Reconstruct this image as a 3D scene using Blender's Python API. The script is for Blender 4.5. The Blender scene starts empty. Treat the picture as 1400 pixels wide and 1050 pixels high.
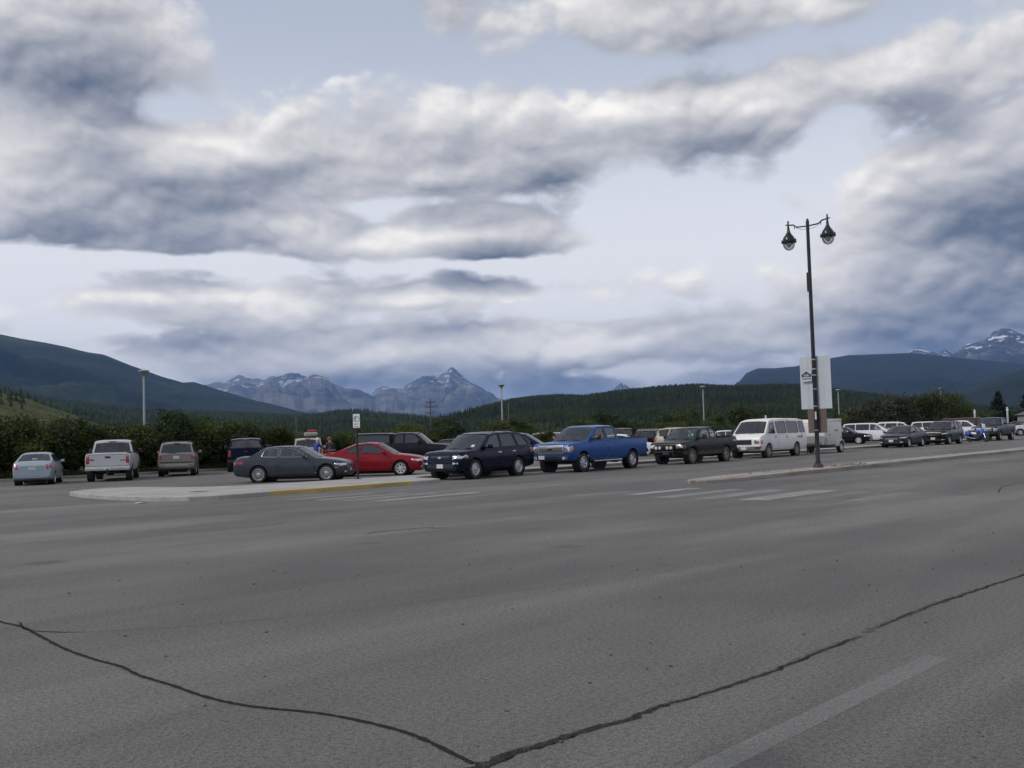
import bpy, bmesh, math, random
import numpy as np
from mathutils import Vector, Matrix, noise, geometry
from mathutils.bvhtree import BVHTree

R = math.radians
scene = bpy.context.scene
COL = scene.collection

# ------------------------------------------------------------------ camera
PITCH, ROLL, EYE = R(2.861), R(1.7), 1.6
fw = Vector((0, math.cos(PITCH), math.sin(PITCH)))
r0 = Vector((1, 0, 0)); u0 = r0.cross(fw)
rt = r0 * math.cos(ROLL) - u0 * math.sin(ROLL)
up = u0 * math.cos(ROLL) + r0 * math.sin(ROLL)
cam_data = bpy.data.cameras.new('camera'); cam = bpy.data.objects.new('camera', cam_data)
COL.objects.link(cam)
cam_data.sensor_width = 36.0; cam_data.lens = 36.0
cam_data.clip_start = 0.1; cam_data.clip_end = 120000
M3 = Matrix((rt, up, -fw)).transposed()
cam.matrix_world = Matrix.Translation((0, 0, EYE)) @ M3.to_4x4()
scene.camera = cam

# ------------------------------------------------------------------ world: Nishita sky under broken cloud
SUN_EL, SUN_AZ = R(42), R(-115)        # azimuth clockwise from +Y: high on the left, a little behind the camera
world = bpy.data.worlds.new('World'); scene.world = world; world.use_nodes = True
WT = world.node_tree; WT.nodes.clear()

class NB:
    """small helper for node arithmetic"""
    def __init__(s, tree): s.t = tree
    def n(s, typ, **kw):
        x = s.t.nodes.new(typ)
        for k, v in kw.items(): setattr(x, k, v)
        return x
    def put(s, sock, v):
        if isinstance(v, (int, float)): sock.default_value = v
        elif isinstance(v, (tuple, list)): sock.default_value = v
        else: s.t.links.new(v, sock)
    def m(s, op, a, b=None, c=None, clamp=False):
        x = s.n('ShaderNodeMath', operation=op, use_clamp=clamp)
        s.put(x.inputs[0], a)
        if b is not None: s.put(x.inputs[1], b)
        if c is not None: s.put(x.inputs[2], c)
        return x.outputs[0]
    def v(s, op, a, b=None, out=0):
        x = s.n('ShaderNodeVectorMath', operation=op)
        s.put(x.inputs[0], a)
        if b is not None: s.put(x.inputs[3] if op == 'SCALE' else x.inputs[1], b)
        return x.outputs['Value'] if op in ('DOT_PRODUCT', 'LENGTH') else x.outputs[0]
    def xyz(s, a, b, c):
        x = s.n('ShaderNodeCombineXYZ')
        for i, q in enumerate((a, b, c)): s.put(x.inputs[i], q)
        return x.outputs[0]
    def sep(s, a):
        x = s.n('ShaderNodeSeparateXYZ'); s.put(x.inputs[0], a); return x.outputs
    def noise(s, vec, scale, detail=4, rough=.5, dist=0, dim='3D', lac=2.0):
        x = s.n('ShaderNodeTexNoise', noise_dimensions=dim)
        s.put(x.inputs['Vector'], vec)
        x.inputs['Scale'].default_value = scale; x.inputs['Detail'].default_value = detail
        x.inputs['Roughness'].default_value = rough; x.inputs['Distortion'].default_value = dist
        x.inputs['Lacunarity'].default_value = lac
        return x.outputs['Fac']
    def ramp(s, f, a, b, o0=0., o1=1., smooth=True):
        x = s.n('ShaderNodeMapRange', interpolation_type='SMOOTHSTEP' if smooth else 'LINEAR')
        x.inputs['From Min'].default_value = a; x.inputs['From Max'].default_value = b
        s.put(x.inputs['To Min'], o0); s.put(x.inputs['To Max'], o1); s.put(x.inputs['Value'], f)
        return x.outputs[0]
    def mix(s, f, a, b, blend='MIX'):
        x = s.n('ShaderNodeMix', data_type='RGBA', blend_type=blend)
        s.put(x.inputs[0], f)
        for i, q in ((6, a), (7, b)):
            s.put(x.inputs[i], tuple(q) + (1,) if isinstance(q, (tuple, list)) and len(q) == 3 else q)
        return x.outputs[2]

# cloud masses as (azimuth deg, elevation deg, half width, half height, weight); negative ones are gaps of open sky
CLOUDS = [
 (-27.0, 20.5, 8.0, 3.4, 1.0), (-26.0, 12.6, 10.0, 2.2, 1.2), (-15.0, 15.3, 6.5, 1.7, .9), (-6.0, 14.3, 5.0, 1.4, .85),
 (-3.0, 11.0, 8.0, 1.2, 1.05), (-15.5, 7.5, 8.0, .9, 1.0), (-3.0, 8.0, 6.0, .7, .95), (-9.0, 5.0, 13.0, 1.2, 1.15), (7.0, 4.7, 9.0, 1.1, 1.1),
 (13.5, 22.8, 11.0, 1.9, 1.0), (11.5, 16.8, 6.0, 1.9, 1.15), (2.0, 15.9, 4.0, 1.4, .8), (27.0, 11.6, 7.5, 2.9, 2.1),
 (24.0, 6.6, 8.5, 2.6, 1.5), (23.0, 18.0, 5.5, 1.4, .7), (-13, 11.6, 7, 1.0, .7), (0, 2.4, 34, 1.0, .6),
 (-28.5, 8.9, 5.5, 1.0, -1.1), (-9.0, 21.2, 7.5, 2.4, -1.1), (9.5, 11.2, 5.5, 2.3, -1.2), (5.0, 6.6, 4.5, .6, -.5), (-18.0, 17.6, 4.0, .8, -.8),
 (7.0, 20.2, 9.0, 1.0, -.95), (20.5, 20.4, 4.5, 1.0, -.9), (18.5, 14.4, 3.0, 2.2, -.9), (-19.0, 9.7, 8.5, .4, -.9), (5, 3.5, 6, .4, -.5), (-2, 9.5, 5, .35, -.8), (-22, 6.1, 4, .4, -.5), (-4, 12.9, 6, .4, -.6),
]
def group(name, ins, fn):
    g = bpy.data.node_groups.new(name, 'ShaderNodeTree')
    for nm in ins: g.interface.new_socket(nm, in_out='INPUT', socket_type='NodeSocketFloat')
    g.interface.new_socket('Out', in_out='OUTPUT', socket_type='NodeSocketFloat')
    b = NB(g); gi = b.n('NodeGroupInput'); go = b.n('NodeGroupOutput'); b.put(go.inputs[0], fn(b, *gi.outputs[:len(ins)])); return g
def deck(b, U, V):
    # bearing and height on a cylinder, squeezed towards the horizon where the cloud deck is seen edge on
    ur = b.m('MULTIPLY', U, math.pi / 180)
    av = b.m('ABSOLUTE', V); h = b.m('MULTIPLY_ADD', b.m('LOGARITHM', b.m('MULTIPLY_ADD', av, 1 / 5, 1.0), math.e), 9., b.m('MULTIPLY', av, 1.15))
    return b.xyz(b.m('MULTIPLY', b.m('SINE', ur), 57.3), b.m('MULTIPLY', b.m('COSINE', ur), 57.3), h)
def billow(b, U, V, detail):
    p = deck(b, U, V)
    f = b.m('SUBTRACT', b.noise(p, .115, 7, .56) if detail > 5 else b.noise(p, .115, 3, .56) if detail > 2 else b.noise(p, .115, 1, .56), .5)
    if detail < 2: return f
    b1 = b.m('ABSOLUTE', b.m('SUBTRACT', b.noise(p, .34, 0, .5), .5)); b2 = b.m('ABSOLUTE', b.m('SUBTRACT', b.noise(p, .75, 1, .5), .5))
    return b.m('ADD', f, b.m('MULTIPLY_ADD', b1, .42, b.m('MULTIPLY_ADD', b2, .20, -.062)))
def cover(b, U, V, nc):
    low = b.noise(deck(b, U, V), .03, 1, .5)
    wob = b.noise(deck(b, U, V), .09, 1, .5); wc = b.m('SUBTRACT', wob, .5)
    UV = b.xyz(b.m('MULTIPLY_ADD', wc, 9.0, U), b.m('MULTIPLY_ADD', wc, b.ramp(V, 2., 16., 1.0, 3.0), V), 0.0)
    acc = None
    for (u, v_, a, h, wt) in CLOUDS:
        d = b.v('MULTIPLY', b.v('SUBTRACT', UV, (u, v_, 0)), (1 / a, 1 / h, 0))
        e = b.m('POWER', math.exp(-1), b.v('DOT_PRODUCT', d, d))
        acc = b.m('MULTIPLY', e, wt) if acc is None else b.m('MULTIPLY_ADD', e, wt, acc)
    # away from the masses named above the sky goes on as the same kind of broken cloud
    return b.m('MULTIPLY_ADD', nc, 2.9, b.m('ADD', acc, b.ramp(low, .3, .7, -.1, .45)))
GB9, GB4, GB1 = (group('billow', ('U', 'V'), lambda b, u, v, d=d: billow(b, u, v, d)) for d in (9, 4, 1))
GC = group('cover', ('U', 'V', 'Billow'), cover)
B = NB(WT)
tc = B.n('ShaderNodeTexCoord')
dx, dy, dz = B.sep(B.v('NORMALIZE', tc.outputs['Generated']))
U = B.m('MULTIPLY', B.m('ARCTAN2', dx, dy), 180 / math.pi)
V = B.m('MULTIPLY', B.m('ARCSINE', dz), 180 / math.pi)
def use(g, *ins):
    x = B.n('ShaderNodeGroup'); x.node_tree = g
    for i, q in enumerate(ins): B.put(x.inputs[i], q)
    return x.outputs[0]
U1, V1, U2, V2 = B.m('ADD', U, -.3), B.m('ADD', V, .5), B.m('ADD', U, -.6), B.m('ADD', V, 1.9)
n0, n1_, n2_ = use(GB9, U, V), use(GB4, U1, V1), use(GB1, U2, V2)
d0, d2 = use(GC, U, V, n0), use(GC, U2, V2, n2_)
thin = B.ramp(d0, .12, .70)                                    # opacity of the cloud
puff = B.m('MULTIPLY', B.m('SUBTRACT', n0, n1_), 1.0)           # sides that look up to the light
mass = B.m('MULTIPLY', B.m('SUBTRACT', d0, d2), .36)           # whole tops against whole bases
deep = B.m('MULTIPLY', B.m('MAXIMUM', B.m('SUBTRACT', d0, .3), 0.0), -.25)
def bank(u, v_, a, h, k):                                       # the heavy rain cloud over the right-hand mountains is thicker, so less light comes through
    d = B.v('MULTIPLY', B.v('SUBTRACT', B.xyz(U, V, 0.0), (u, v_, 0)), (1 / a, 1 / h, 0)); return B.m('MULTIPLY', B.m('POWER', math.exp(-1), B.v('DOT_PRODUCT', d, d)), k)
thick = B.m('ADD', bank(29.0, 11.0, 8.5, 3.6, -.20), bank(25.0, 6.5, 9.0, 3.0, -.10))
lit = B.m('ADD', B.m('ADD', B.m('ADD', B.m('ADD', puff, mass), deep), thick), .655, clamp=True)
sky = B.n('ShaderNodeTexSky', sky_type='NISHITA'); sky.sun_disc = False
sky.sun_elevation = SUN_EL; sky.sun_rotation = SUN_AZ; sky.altitude = 1000; sky.air_density = 1.0; sky.dust_density = 1.5; sky.ozone_density = 2.0
veil = B.mix(B.ramp(V, 6., 24., .97, .42), sky.outputs[0], (8.4, 8.4, 8.6))      # thin high cloud over the blue
cr = B.n('ShaderNodeValToRGB'); B.put(cr.inputs[0], lit)
for i, (pos, c) in enumerate([(0, (.085, .112, .165)), (.28, (.255, .275, .325)), (.52, (.43, .44, .475)), (.78, (.64, .64, .65)), (1, (.87, .855, .83))]):
    e = cr.color_ramp.elements[i] if i < 2 else cr.color_ramp.elements.new(pos)
    e.position = pos; e.color = c + (1,)
ccol = B.mix(1.0, cr.outputs[0], (11.5, 11.2, 10.8), 'MULTIPLY')
skyc = B.mix(B.m('MULTIPLY', thin, .96), veil, ccol)
bg = B.n('ShaderNodeBackground'); bg.inputs['Strength'].default_value = .1
B.put(bg.inputs['Color'], skyc)
wo = B.n('ShaderNodeOutputWorld'); WT.links.new(bg.outputs[0], wo.inputs['Surface'])
world.cycles.sampling_method = 'MANUAL'; world.cycles.sample_map_resolution = 512

sun_d = bpy.data.lights.new('sun', 'SUN'); sun_d.energy = 1.5; sun_d.angle = R(14); sun_d.color = (1, .95, .88)
sun = bpy.data.objects.new('sun', sun_d); COL.objects.link(sun)
sd = Vector((math.sin(SUN_AZ) * math.cos(SUN_EL), math.cos(SUN_AZ) * math.cos(SUN_EL), math.sin(SUN_EL)))
sun.rotation_euler = sd.to_track_quat('Z', 'Y').to_euler(); sun.location = sd * 50

scene.view_settings.view_transform = 'Standard'; scene.view_settings.look = 'None'
scene.view_settings.exposure = .20; scene.view_settings.gamma = 1; scene.view_settings.use_curve_mapping = False
scene.cycles.use_adaptive_sampling = True; scene.cycles.adaptive_threshold = .015; scene.cycles.adaptive_min_samples = 16
scene.cycles.max_bounces = 5; scene.cycles.transparent_max_bounces = 12; scene.cycles.caustics_reflective = False; scene.cycles.caustics_refractive = False
# ------------------------------------------------------------------ helpers
random.seed(7); rng = np.random.default_rng(7)
MATS = {}
def new_mat(name):
    m = bpy.data.materials.new(name); m.use_nodes = True; MATS[name] = m
    b = NB(m.node_tree); p = m.node_tree.nodes['Principled BSDF']
    return m, b, p
def plain(name, col, rough=.6, metal=0., var=.12, scale=6., coat=0., bump=0., spec=.5, dirt=None):
    """flat-coloured stuff with a little cloudy variation and optional road dirt low down"""
    m, b, p = new_mat(name)
    tcn = b.n('ShaderNodeTexCoord'); o = tcn.outputs['Object']
    f = b.noise(o, scale, 4, .6)
    k = b.ramp(f, .25, .75, 1 - var, 1 + var, False)
    c = b.v('SCALE', tuple(col), k)
    if dirt:
        dc, z0, z1, amt = dirt
        z = b.sep(o)[2]
        zz = b.m('ADD', z, b.m('MULTIPLY', b.m('SUBTRACT', b.noise(o, 3.0, 5, .6), .5), (z1 - z0) * 1.3))
        c = b.mix(b.ramp(zz, z0, z1, amt, 0.), c, dc)
        b.put(p.inputs['Roughness'], b.ramp(zz, z0, z1, rough + (.8 - rough) * min(1, amt * 1.3), rough))
    else:
        b.put(p.inputs['Roughness'], b.ramp(f, .2, .8, max(.03, rough * .85), min(1, rough * 1.15)))
    b.put(p.inputs['Base Color'], c)
    p.inputs['Metallic'].default_value = metal; p.inputs['Coat Weight'].default_value = coat; p.inputs['Coat Roughness'].default_value = .06
    p.inputs['Specular IOR Level'].default_value = spec
    if bump:
        bn = b.n('ShaderNodeBump'); bn.inputs['Strength'].default_value = bump; bn.inputs['Distance'].default_value = .01
        b.put(bn.inputs['Height'], b.noise(o, scale * 8, 4, .6)); b.put(p.inputs['Normal'], bn.outputs[0])
    return m
def link(name, mesh, parent=None, loc=None, rot=None, mat=None):
    o = bpy.data.objects.new(name, mesh); COL.objects.link(o)
    if parent is not None: o.parent = parent
    if loc is not None: o.location = loc
    if rot is not None: o.rotation_euler = rot
    if mat is not None and mesh is not None:
        if not mesh.materials: mesh.materials.append(mat)
        elif mesh.materials[0] != mat:
            o.material_slots[0].link = 'OBJECT'; o.material_slots[0].material = mat
    return o
def me(name, v, f, smooth=False, angle=None):
    m = bpy.data.meshes.new(name); m.from_pydata([tuple(p) for p in v], [], [tuple(q) for q in f]); m.update()
    if smooth: m.shade_smooth() if hasattr(m, 'shade_smooth') else None
    if angle is not None:
        m.shade_smooth(); m.set_sharp_from_angle(angle=R(angle))
    return m
def me_np(name, V, F):
    """fast mesh from arrays; F is (n,3) or (n,4)"""
    m = bpy.data.meshes.new(name); k = F.shape[1]
    m.vertices.add(len(V)); m.vertices.foreach_set('co', V.astype(np.float32).ravel())
    m.loops.add(F.size); m.loops.foreach_set('vertex_index', F.astype(np.int32).ravel())
    m.polygons.add(len(F)); m.polygons.foreach_set('loop_start', np.arange(0, F.size, k, dtype=np.int32)); m.polygons.foreach_set('loop_total', np.full(len(F), k, dtype=np.int32))
    m.update(calc_edges=True); return m
def tag(o, label=None, cat=None, group=None, kind=None):
    for k, v in (('label', label), ('category', cat), ('group', group), ('kind', kind)):
        if v: o[k] = v
    return o
def empty(name, loc=(0, 0, 0), rz=0., parent=None):
    o = bpy.data.objects.new(name, None); COL.objects.link(o); o.location = loc; o.rotation_euler = (0, 0, rz); o.empty_display_size = .3
    if parent is not None: o.parent = parent
    return o
def box(x0, x1, y0, y1, z0, z1):
    v = [(x, y, z) for z in (z0, z1) for y in (y0, y1) for x in (x0, x1)]
    return v, [(0, 2, 3, 1), (4, 5, 7, 6), (0, 1, 5, 4), (2, 6, 7, 3), (0, 4, 6, 2), (1, 3, 7, 5)]
def join(*parts):
    V, F = [], []
    for v, f in parts:
        k = len(V); V += list(v); F += [tuple(i + k for i in q) for q in f]
    return V, F
def lathe(prof, n=16, axis='z', cap=True):
    """prof: (radius, height) pairs"""
    V, F = [], []
    for r_, h in prof:
        for i in range(n):
            a = 2 * math.pi * i / n; c, s = r_ * math.cos(a), r_ * math.sin(a)
            V.append((c, s, h) if axis == 'z' else (c, h, s) if axis == 'y' else (h, c, s))
    for j in range(len(prof) - 1):
        for i in range(n):
            q = (j * n + i, j * n + (i + 1) % n, (j + 1) * n + (i + 1) % n, (j + 1) * n + i)
            F.append(q if axis != 'y' else q[::-1])
    if cap:
        if prof[0][0] > 1e-4: F.append(tuple(range(n))[::-1] if axis != 'y' else tuple(range(n)))
        if prof[-1][0] > 1e-4:
            k = (len(prof) - 1) * n; F.append(tuple(range(k, k + n)) if axis != 'y' else tuple(range(k, k + n))[::-1])
    return V, F
def tube(pts, rad, n=8, cap=True):
    """round bar through pts; rad is one radius or one for each point"""
    pts = [Vector(p) for p in pts]; V, F = [], []
    rs = rad if isinstance(rad, (list, tuple)) else [rad] * len(pts)
    prev = None
    for i, p in enumerate(pts):
        t = (pts[min(i + 1, len(pts) - 1)] - pts[max(i - 1, 0)]).normalized()
        a = prev if prev is not None else (Vector((0, 0, 1)) if abs(t.z) < .9 else Vector((1, 0, 0)))
        x = (a - t * a.dot(t)).normalized(); y = t.cross(x); prev = x
        for k in range(n):
            an = 2 * math.pi * k / n; V.append(p + (x * math.cos(an) + y * math.sin(an)) * rs[i])
    for i in range(len(pts) - 1):
        for k in range(n): F.append((i * n + k, i * n + (k + 1) % n, (i + 1) * n + (k + 1) % n, (i + 1) * n + k))
    if cap: F += [tuple(range(n))[::-1], tuple(range((len(pts) - 1) * n, len(pts) * n))]
    return V, F
def inside(p, poly):
    x, y = p; c = False; n = len(poly)
    for i in range(n):
        x0, y0 = poly[i][0], poly[i][1]; x1, y1 = poly[i - 1][0], poly[i - 1][1]
        if (y0 > y) != (y1 > y) and x < (x1 - x0) * (y - y0) / (y1 - y0) + x0: c = not c
    return c
def cdt(outer, holes=(), step=None):
    """triangulate a 2D outline with holes; step adds inner points so that the sheet can be bent"""
    pts, edges = [], []
    for ring in [outer] + list(holes):
        k = len(pts); n = len(ring); pts += [Vector((q[0], q[1])) for q in ring]; edges += [(k + i, k + (i + 1) % n) for i in range(n)]
    if step:
        xs = [q[0] for q in outer]; ys = [q[1] for q in outer]
        for x in np.arange(min(xs) + step / 2, max(xs), step):
            for y in np.arange(min(ys) + step / 2, max(ys), step):
                if inside((x, y), outer) and not any(inside((x, y), h) for h in holes): pts.append(Vector((x, y)))
    v, e, f, *_ = geometry.delaunay_2d_cdt(pts, edges, [], 0, 1e-6)
    F = []
    for t in f:
        c = (sum(v[i].x for i in t) / len(t), sum(v[i].y for i in t) / len(t))
        if inside(c, outer) and not any(inside(c, h) for h in holes): F.append(tuple(t))
    return [(q.x, q.y) for q in v], F
def slab(outline, z0, z1, bevel=.02):
    """extruded outline (counter-clockwise) with a chamfered top edge"""
    n = len(outline); ins = []
    for i in range(n):
        a, b_, c = Vector(outline[i - 1]), Vector(outline[i]), Vector(outline[(i + 1) % n])
        d1, d2 = (b_ - a).normalized(), (c - b_).normalized(); nn = Vector((-(d1 + d2).y, (d1 + d2).x))
        ins.append(b_ + nn.normalized() * bevel if nn.length > 1e-6 else b_)
    V = [(p[0], p[1], z0) for p in outline] + [(p[0], p[1], z1 - bevel) for p in outline] + [(p.x, p.y, z1) for p in ins]
    F = []
    for k in (0, n):
        for i in range(n): F.append((k + i, k + (i + 1) % n, k + n + (i + 1) % n, k + n + i))
    v2, f2 = cdt([(p.x, p.y) for p in ins]); base = len(V)
    V += [(p[0], p[1], z1) for p in v2]; F += [tuple(i + base for i in t) for t in f2]
    return V, F

# road coordinates: a runs along the street, b across it (to the right of a); local x = a, local y = -b
HEAD = R(42.5); RZ = math.pi / 2 - HEAD
def G(a, b_, z=0.): return Vector((a * math.sin(HEAD) + b_ * math.cos(HEAD), a * math.cos(HEAD) - b_ * math.sin(HEAD), z))
def on_road(name, vf, mat, parent=None, kind='structure', angle=None):
    """mesh given in (a, -b, z)"""
    o = link(name, me(name, *vf, angle=angle), parent, mat=mat)
    if parent is None: o.rotation_euler = (0, 0, RZ)
    if kind: o['kind'] = kind
    return o

# ------------------------------------------------------------------ materials of the ground
def asphalt_mat():
    m, b, p = new_mat('asphalt'); o = b.n('ShaderNodeTexCoord').outputs['Object']
    st = b.v('MULTIPLY', o, (.07, .42, 1))                         # wheel-polished lanes along the street
    s1 = b.noise(st, 1.0, 5, .55, .6); s2 = b.noise(b.v('MULTIPLY', o, (.5, 1.5, 1)), 1.0, 5, .65)
    patch = b.noise(o, .16, 4, .6)
    agg = b.noise(o, 75., 3, .75); agg2 = b.noise(o, 190., 2, .7); pit = b.noise(o, 28., 3, .6)
    k = b.ramp(s1, .32, .70, .88, 1.12); k = b.m('MULTIPLY', k, b.ramp(s2, .3, .7, .95, 1.05))
    k = b.m('MULTIPLY', k, b.ramp(patch, .3, .7, .90, 1.10))
    g = b.m('MULTIPLY', b.ramp(agg, .28, .74, .50, 1.60), b.ramp(agg2, .3, .7, .78, 1.22))
    k = b.m('MULTIPLY', k, g)
    k = b.m('MULTIPLY', k, b.ramp(pit, .28, .62, .70, 1.18))
    c = b.mix(b.ramp(s1, .35, .75), (.112, .112, .112), (.146, .143, .138))
    c = b.v('MULTIPLY', b.v('SCALE', c, k), (1.10, 1.07, .985))
    # scattered oil spots
    vor = b.n('ShaderNodeTexVoronoi'); b.put(vor.inputs['Vector'], b.v('ADD', o, b.v('SCALE', b.n('ShaderNodeTexNoise').outputs['Color'], .2))); vor.inputs['Scale'].default_value = .42
    spot = b.ramp(vor.outputs['Distance'], .05, .16, 1., 0.)
    c = b.mix(b.m('MULTIPLY', spot, .45), c, (.05, .05, .052))
    b.put(p.inputs['Base Color'], c)
    b.put(p.inputs['Roughness'], b.ramp(s1, .3, .7, .78, .92)); p.inputs['Specular IOR Level'].default_value = .3
    bn = b.n('ShaderNodeBump'); bn.inputs['Strength'].default_value = .55; bn.inputs['Distance'].default_value = .012
    b.put(bn.inputs['Height'], b.m('ADD', agg, b.m('MULTIPLY', agg2, .5))); b.put(p.inputs['Normal'], bn.outputs[0])
    return m
def concrete_mat(name, col, dirt, amt):
    m, b, p = new_mat(name); o = b.n('ShaderNodeTexCoord').outputs['Object']
    f = b.noise(o, .8, 6, .65); g = b.noise(o, 60, 3, .7); s = b.noise(b.v('MULTIPLY', o, (.6, 3, 3)), 1.0, 5, .65)
    c = b.v('SCALE', col, b.m('MULTIPLY', b.ramp(f, .3, .7, .88, 1.12), b.ramp(g, .3, .7, .85, 1.15)))
    c = b.mix(b.ramp(s, .42, .66, 0., amt), c, dirt)
    b.put(p.inputs['Base Color'], c); p.inputs['Roughness'].default_value = .9
    bn = b.n('ShaderNodeBump'); bn.inputs['Strength'].default_value = .35; bn.inputs['Distance'].default_value = .01
    b.put(bn.inputs['Height'], b.m('ADD', g, f)); b.put(p.inputs['Normal'], bn.outputs[0]); return m
def paint_mat(name, col, cover, sc=9.):
    """worn road paint: a thinned film through which the asphalt shows"""
    m, b, p = new_mat(name); o = b.n('ShaderNodeTexCoord').outputs['Object']
    f = b.noise(o, 45., 4, .75); g = b.noise(b.v('MULTIPLY', o, (.35, 1.0, 1)), 1.6, 5, .65)
    b.put(p.inputs['Base Color'], b.v('SCALE', col, b.ramp(b.noise(o, 90, 3, .7), .3, .7, .7, 1.15))); p.inputs['Roughness'].default_value = .85
    t = b.n('ShaderNodeBsdfTransparent'); mx = b.n('ShaderNodeMixShader')
    b.put(mx.inputs[0], b.m('MULTIPLY', b.ramp(g, .30, .62, cover * .45, cover), b.ramp(f, .34, .60, .35, 1.)))
    m.node_tree.links.new(t.outputs[0], mx.inputs[1]); m.node_tree.links.new(p.outputs[0], mx.inputs[2])
    m.node_tree.links.new(mx.outputs[0], m.node_tree.nodes['Material Output'].inputs['Surface']); return m
ASPH = asphalt_mat()
CONC = concrete_mat('pavement_concrete', (.36, .35, .33), (.17, .14, .11), .35)
MEDC = concrete_mat('median_concrete', (.33, .30, .26), (.19, .145, .10), .75)
SEAL = plain('crack_sealant', (.022, .022, .023), .92, var=.3, scale=20, spec=.1)
CRKD = plain('crack_dirt', (.035, .032, .028), .95, var=.4, scale=30, bump=.6)
WPNT = paint_mat('worn_white_paint', (.58, .58, .56), .62)
WPNM = paint_mat('part_worn_white_paint', (.52, .52, .51), .48)
WPNF = paint_mat('faded_white_paint', (.45, .45, .44), .32)
WPNG = paint_mat('ghost_white_paint', (.38, .38, .37), .34)
YPNT = concrete_mat('yellow_kerb_paint', (.52, .38, .12), (.26, .19, .11), .5)
GRASSG = None
def ground_mat():
    m, b, p = new_mat('grassland'); o = b.n('ShaderNodeTexCoord').outputs['Object']
    f = b.noise(o, .05, 6, .6); g = b.noise(o, 3., 4, .6)
    c = b.mix(b.ramp(f, .35, .65), (.045, .065, .022), (.085, .085, .04)); c = b.v('SCALE', c, b.ramp(g, .3, .7, .7, 1.3))
    b.put(p.inputs['Base Color'], c); p.inputs['Roughness'].default_value = .95; return m
GRASS = ground_mat()

# ------------------------------------------------------------------ ground, road, car park
gv = [(-45000, -45000, -.06), (45000, -45000, -.06), (45000, 45000, -.06), (-45000, 45000, -.06)]
tag(link('ground', me('ground', gv, [(0, 1, 2, 3)]), mat=GRASS), kind='structure')
# the open crack that follows the street: outlines cut out of the road sheet
crack_line = [(2.6, 3.60), (3.0, 3.58), (3.57, 3.56), (3.83, 3.58), (4.13, 3.55), (4.41, 3.53), (4.66, 3.46), (4.98, 3.49), (5.29, 3.44), (5.67, 3.41), (6.17, 3.38), (6.75, 3.41), (7.46, 3.40), (7.9, 3.44), (8.41, 3.45), (9.26, 3.46), (10.28, 3.42), (11.42, 3.36), (12.6, 3.38), (14.5, 3.42)]
def densify(pl, st):
    out = []
    for (x0, y0), (x1, y1) in zip(pl, pl[1:]):
        n = max(1, int(math.hypot(x1 - x0, y1 - y0) / st)); out += [(x0 + (x1 - x0) * i / n, y0 + (y1 - y0) * i / n) for i in range(n)]
    return out + [pl[-1]]
cl = densify(crack_line, .045)
def crack_width(a):
    w = .020 + .036 * max(0, noise.noise(Vector((a * 1.3, 3.1, 0))) + .35) + .030 * max(0, noise.noise(Vector((a * 7, 9.1, 0))))
    if a < 5.2: w += .045 * min(1, (5.2 - a))
    if 7.55 < a < 7.95: w *= .15
    return w
segs = [[p for p in cl if 2.6 <= p[0] < 7.56], [p for p in cl if 7.62 < p[0] <= 14.5]]
cracks = []
for sg in segs:
    L_, R_ = [], []
    for i, (a, y) in enumerate(sg):
        e = min(1, i / 6, (len(sg) - 1 - i) / 6) + .02
        w = crack_width(a) * .5 * e
        j = .022 * noise.noise(Vector((a * 5, 1.7, 0))) + .016 * noise.noise(Vector((a * 22, 4.7, 0)))
        L_.append((a, y + j + w * (1 + 1.0 * noise.noise(Vector((a * 17, 0, 2)))))); R_.append((a, y + j - w * (1 + 1.0 * noise.noise(Vector((a * 17, 5, 2))))))
    cracks.append(R_ + L_[::-1])
road_out = [(-60, -60), (400, -60), (400, 29.2), (-60, 29.2)]
v, f = cdt(road_out, cracks)
V = [(x, y, 0) for x, y in v]; F = list(f)
for ck in cracks:                                                     # broken sides of the crack go down into it
    k = len(V); n = len(ck); V += [(x, y, 0) for x, y in ck] + [(x, y, -.05) for x, y in ck]
    F += [(k + i, k + (i + 1) % n, k + n + (i + 1) % n, k + n + i) for i in range(n)]
road = on_road('road', (V, F), ASPH)
for ck in cracks:
    xs = [q[0] for q in ck]; lo = min(q[1] for q in ck) - .05; hi = max(q[1] for q in ck) + .05
    on_road('crack_bed', ([(min(xs), lo, -.035), (max(xs), lo, -.035), (max(xs), hi, -.035), (min(xs), hi, -.035)], [(0, 1, 2, 3)]), CRKD, road, kind=None)
lot = on_road('parking_lot', ([(-60, 29.2, 0), (400, 29.2, 0), (400, 54.5, 0), (-60, 54.5, 0)], [(0, 1, 2, 3)]), ASPH)
def ribbon(pl, w, z, seed, jit=.006):
    V, F = [], []
    for i, (x, y) in enumerate(pl):
        x0, y0 = pl[max(0, i - 1)]; x1, y1 = pl[min(len(pl) - 1, i + 1)]
        l = math.hypot(x1 - x0, y1 - y0) or 1; nx, ny = -(y1 - y0) / l, (x1 - x0) / l
        ww = w * (.75 + .5 * noise.noise(Vector((i * .35, seed, 0)))) * .5; j1 = jit * noise.noise(Vector((i * .9, seed, 3))); j2 = jit * noise.noise(Vector((i * .9, seed, 8)))
        V += [(x + nx * (ww + j1), y + ny * (ww + j1), z), (x - nx * (ww + j2), y - ny * (ww + j2), z)]
        if i: k = 2 * i; F.append((k - 2, k - 1, k + 1, k))
    return V, F
DUSTM = paint_mat('crack_dust', (.045, .042, .036), .42)
for sg in segs: on_road('crack_dust', ribbon(sg, .085, .003, 12., .07), DUSTM, road, kind=None)
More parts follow.
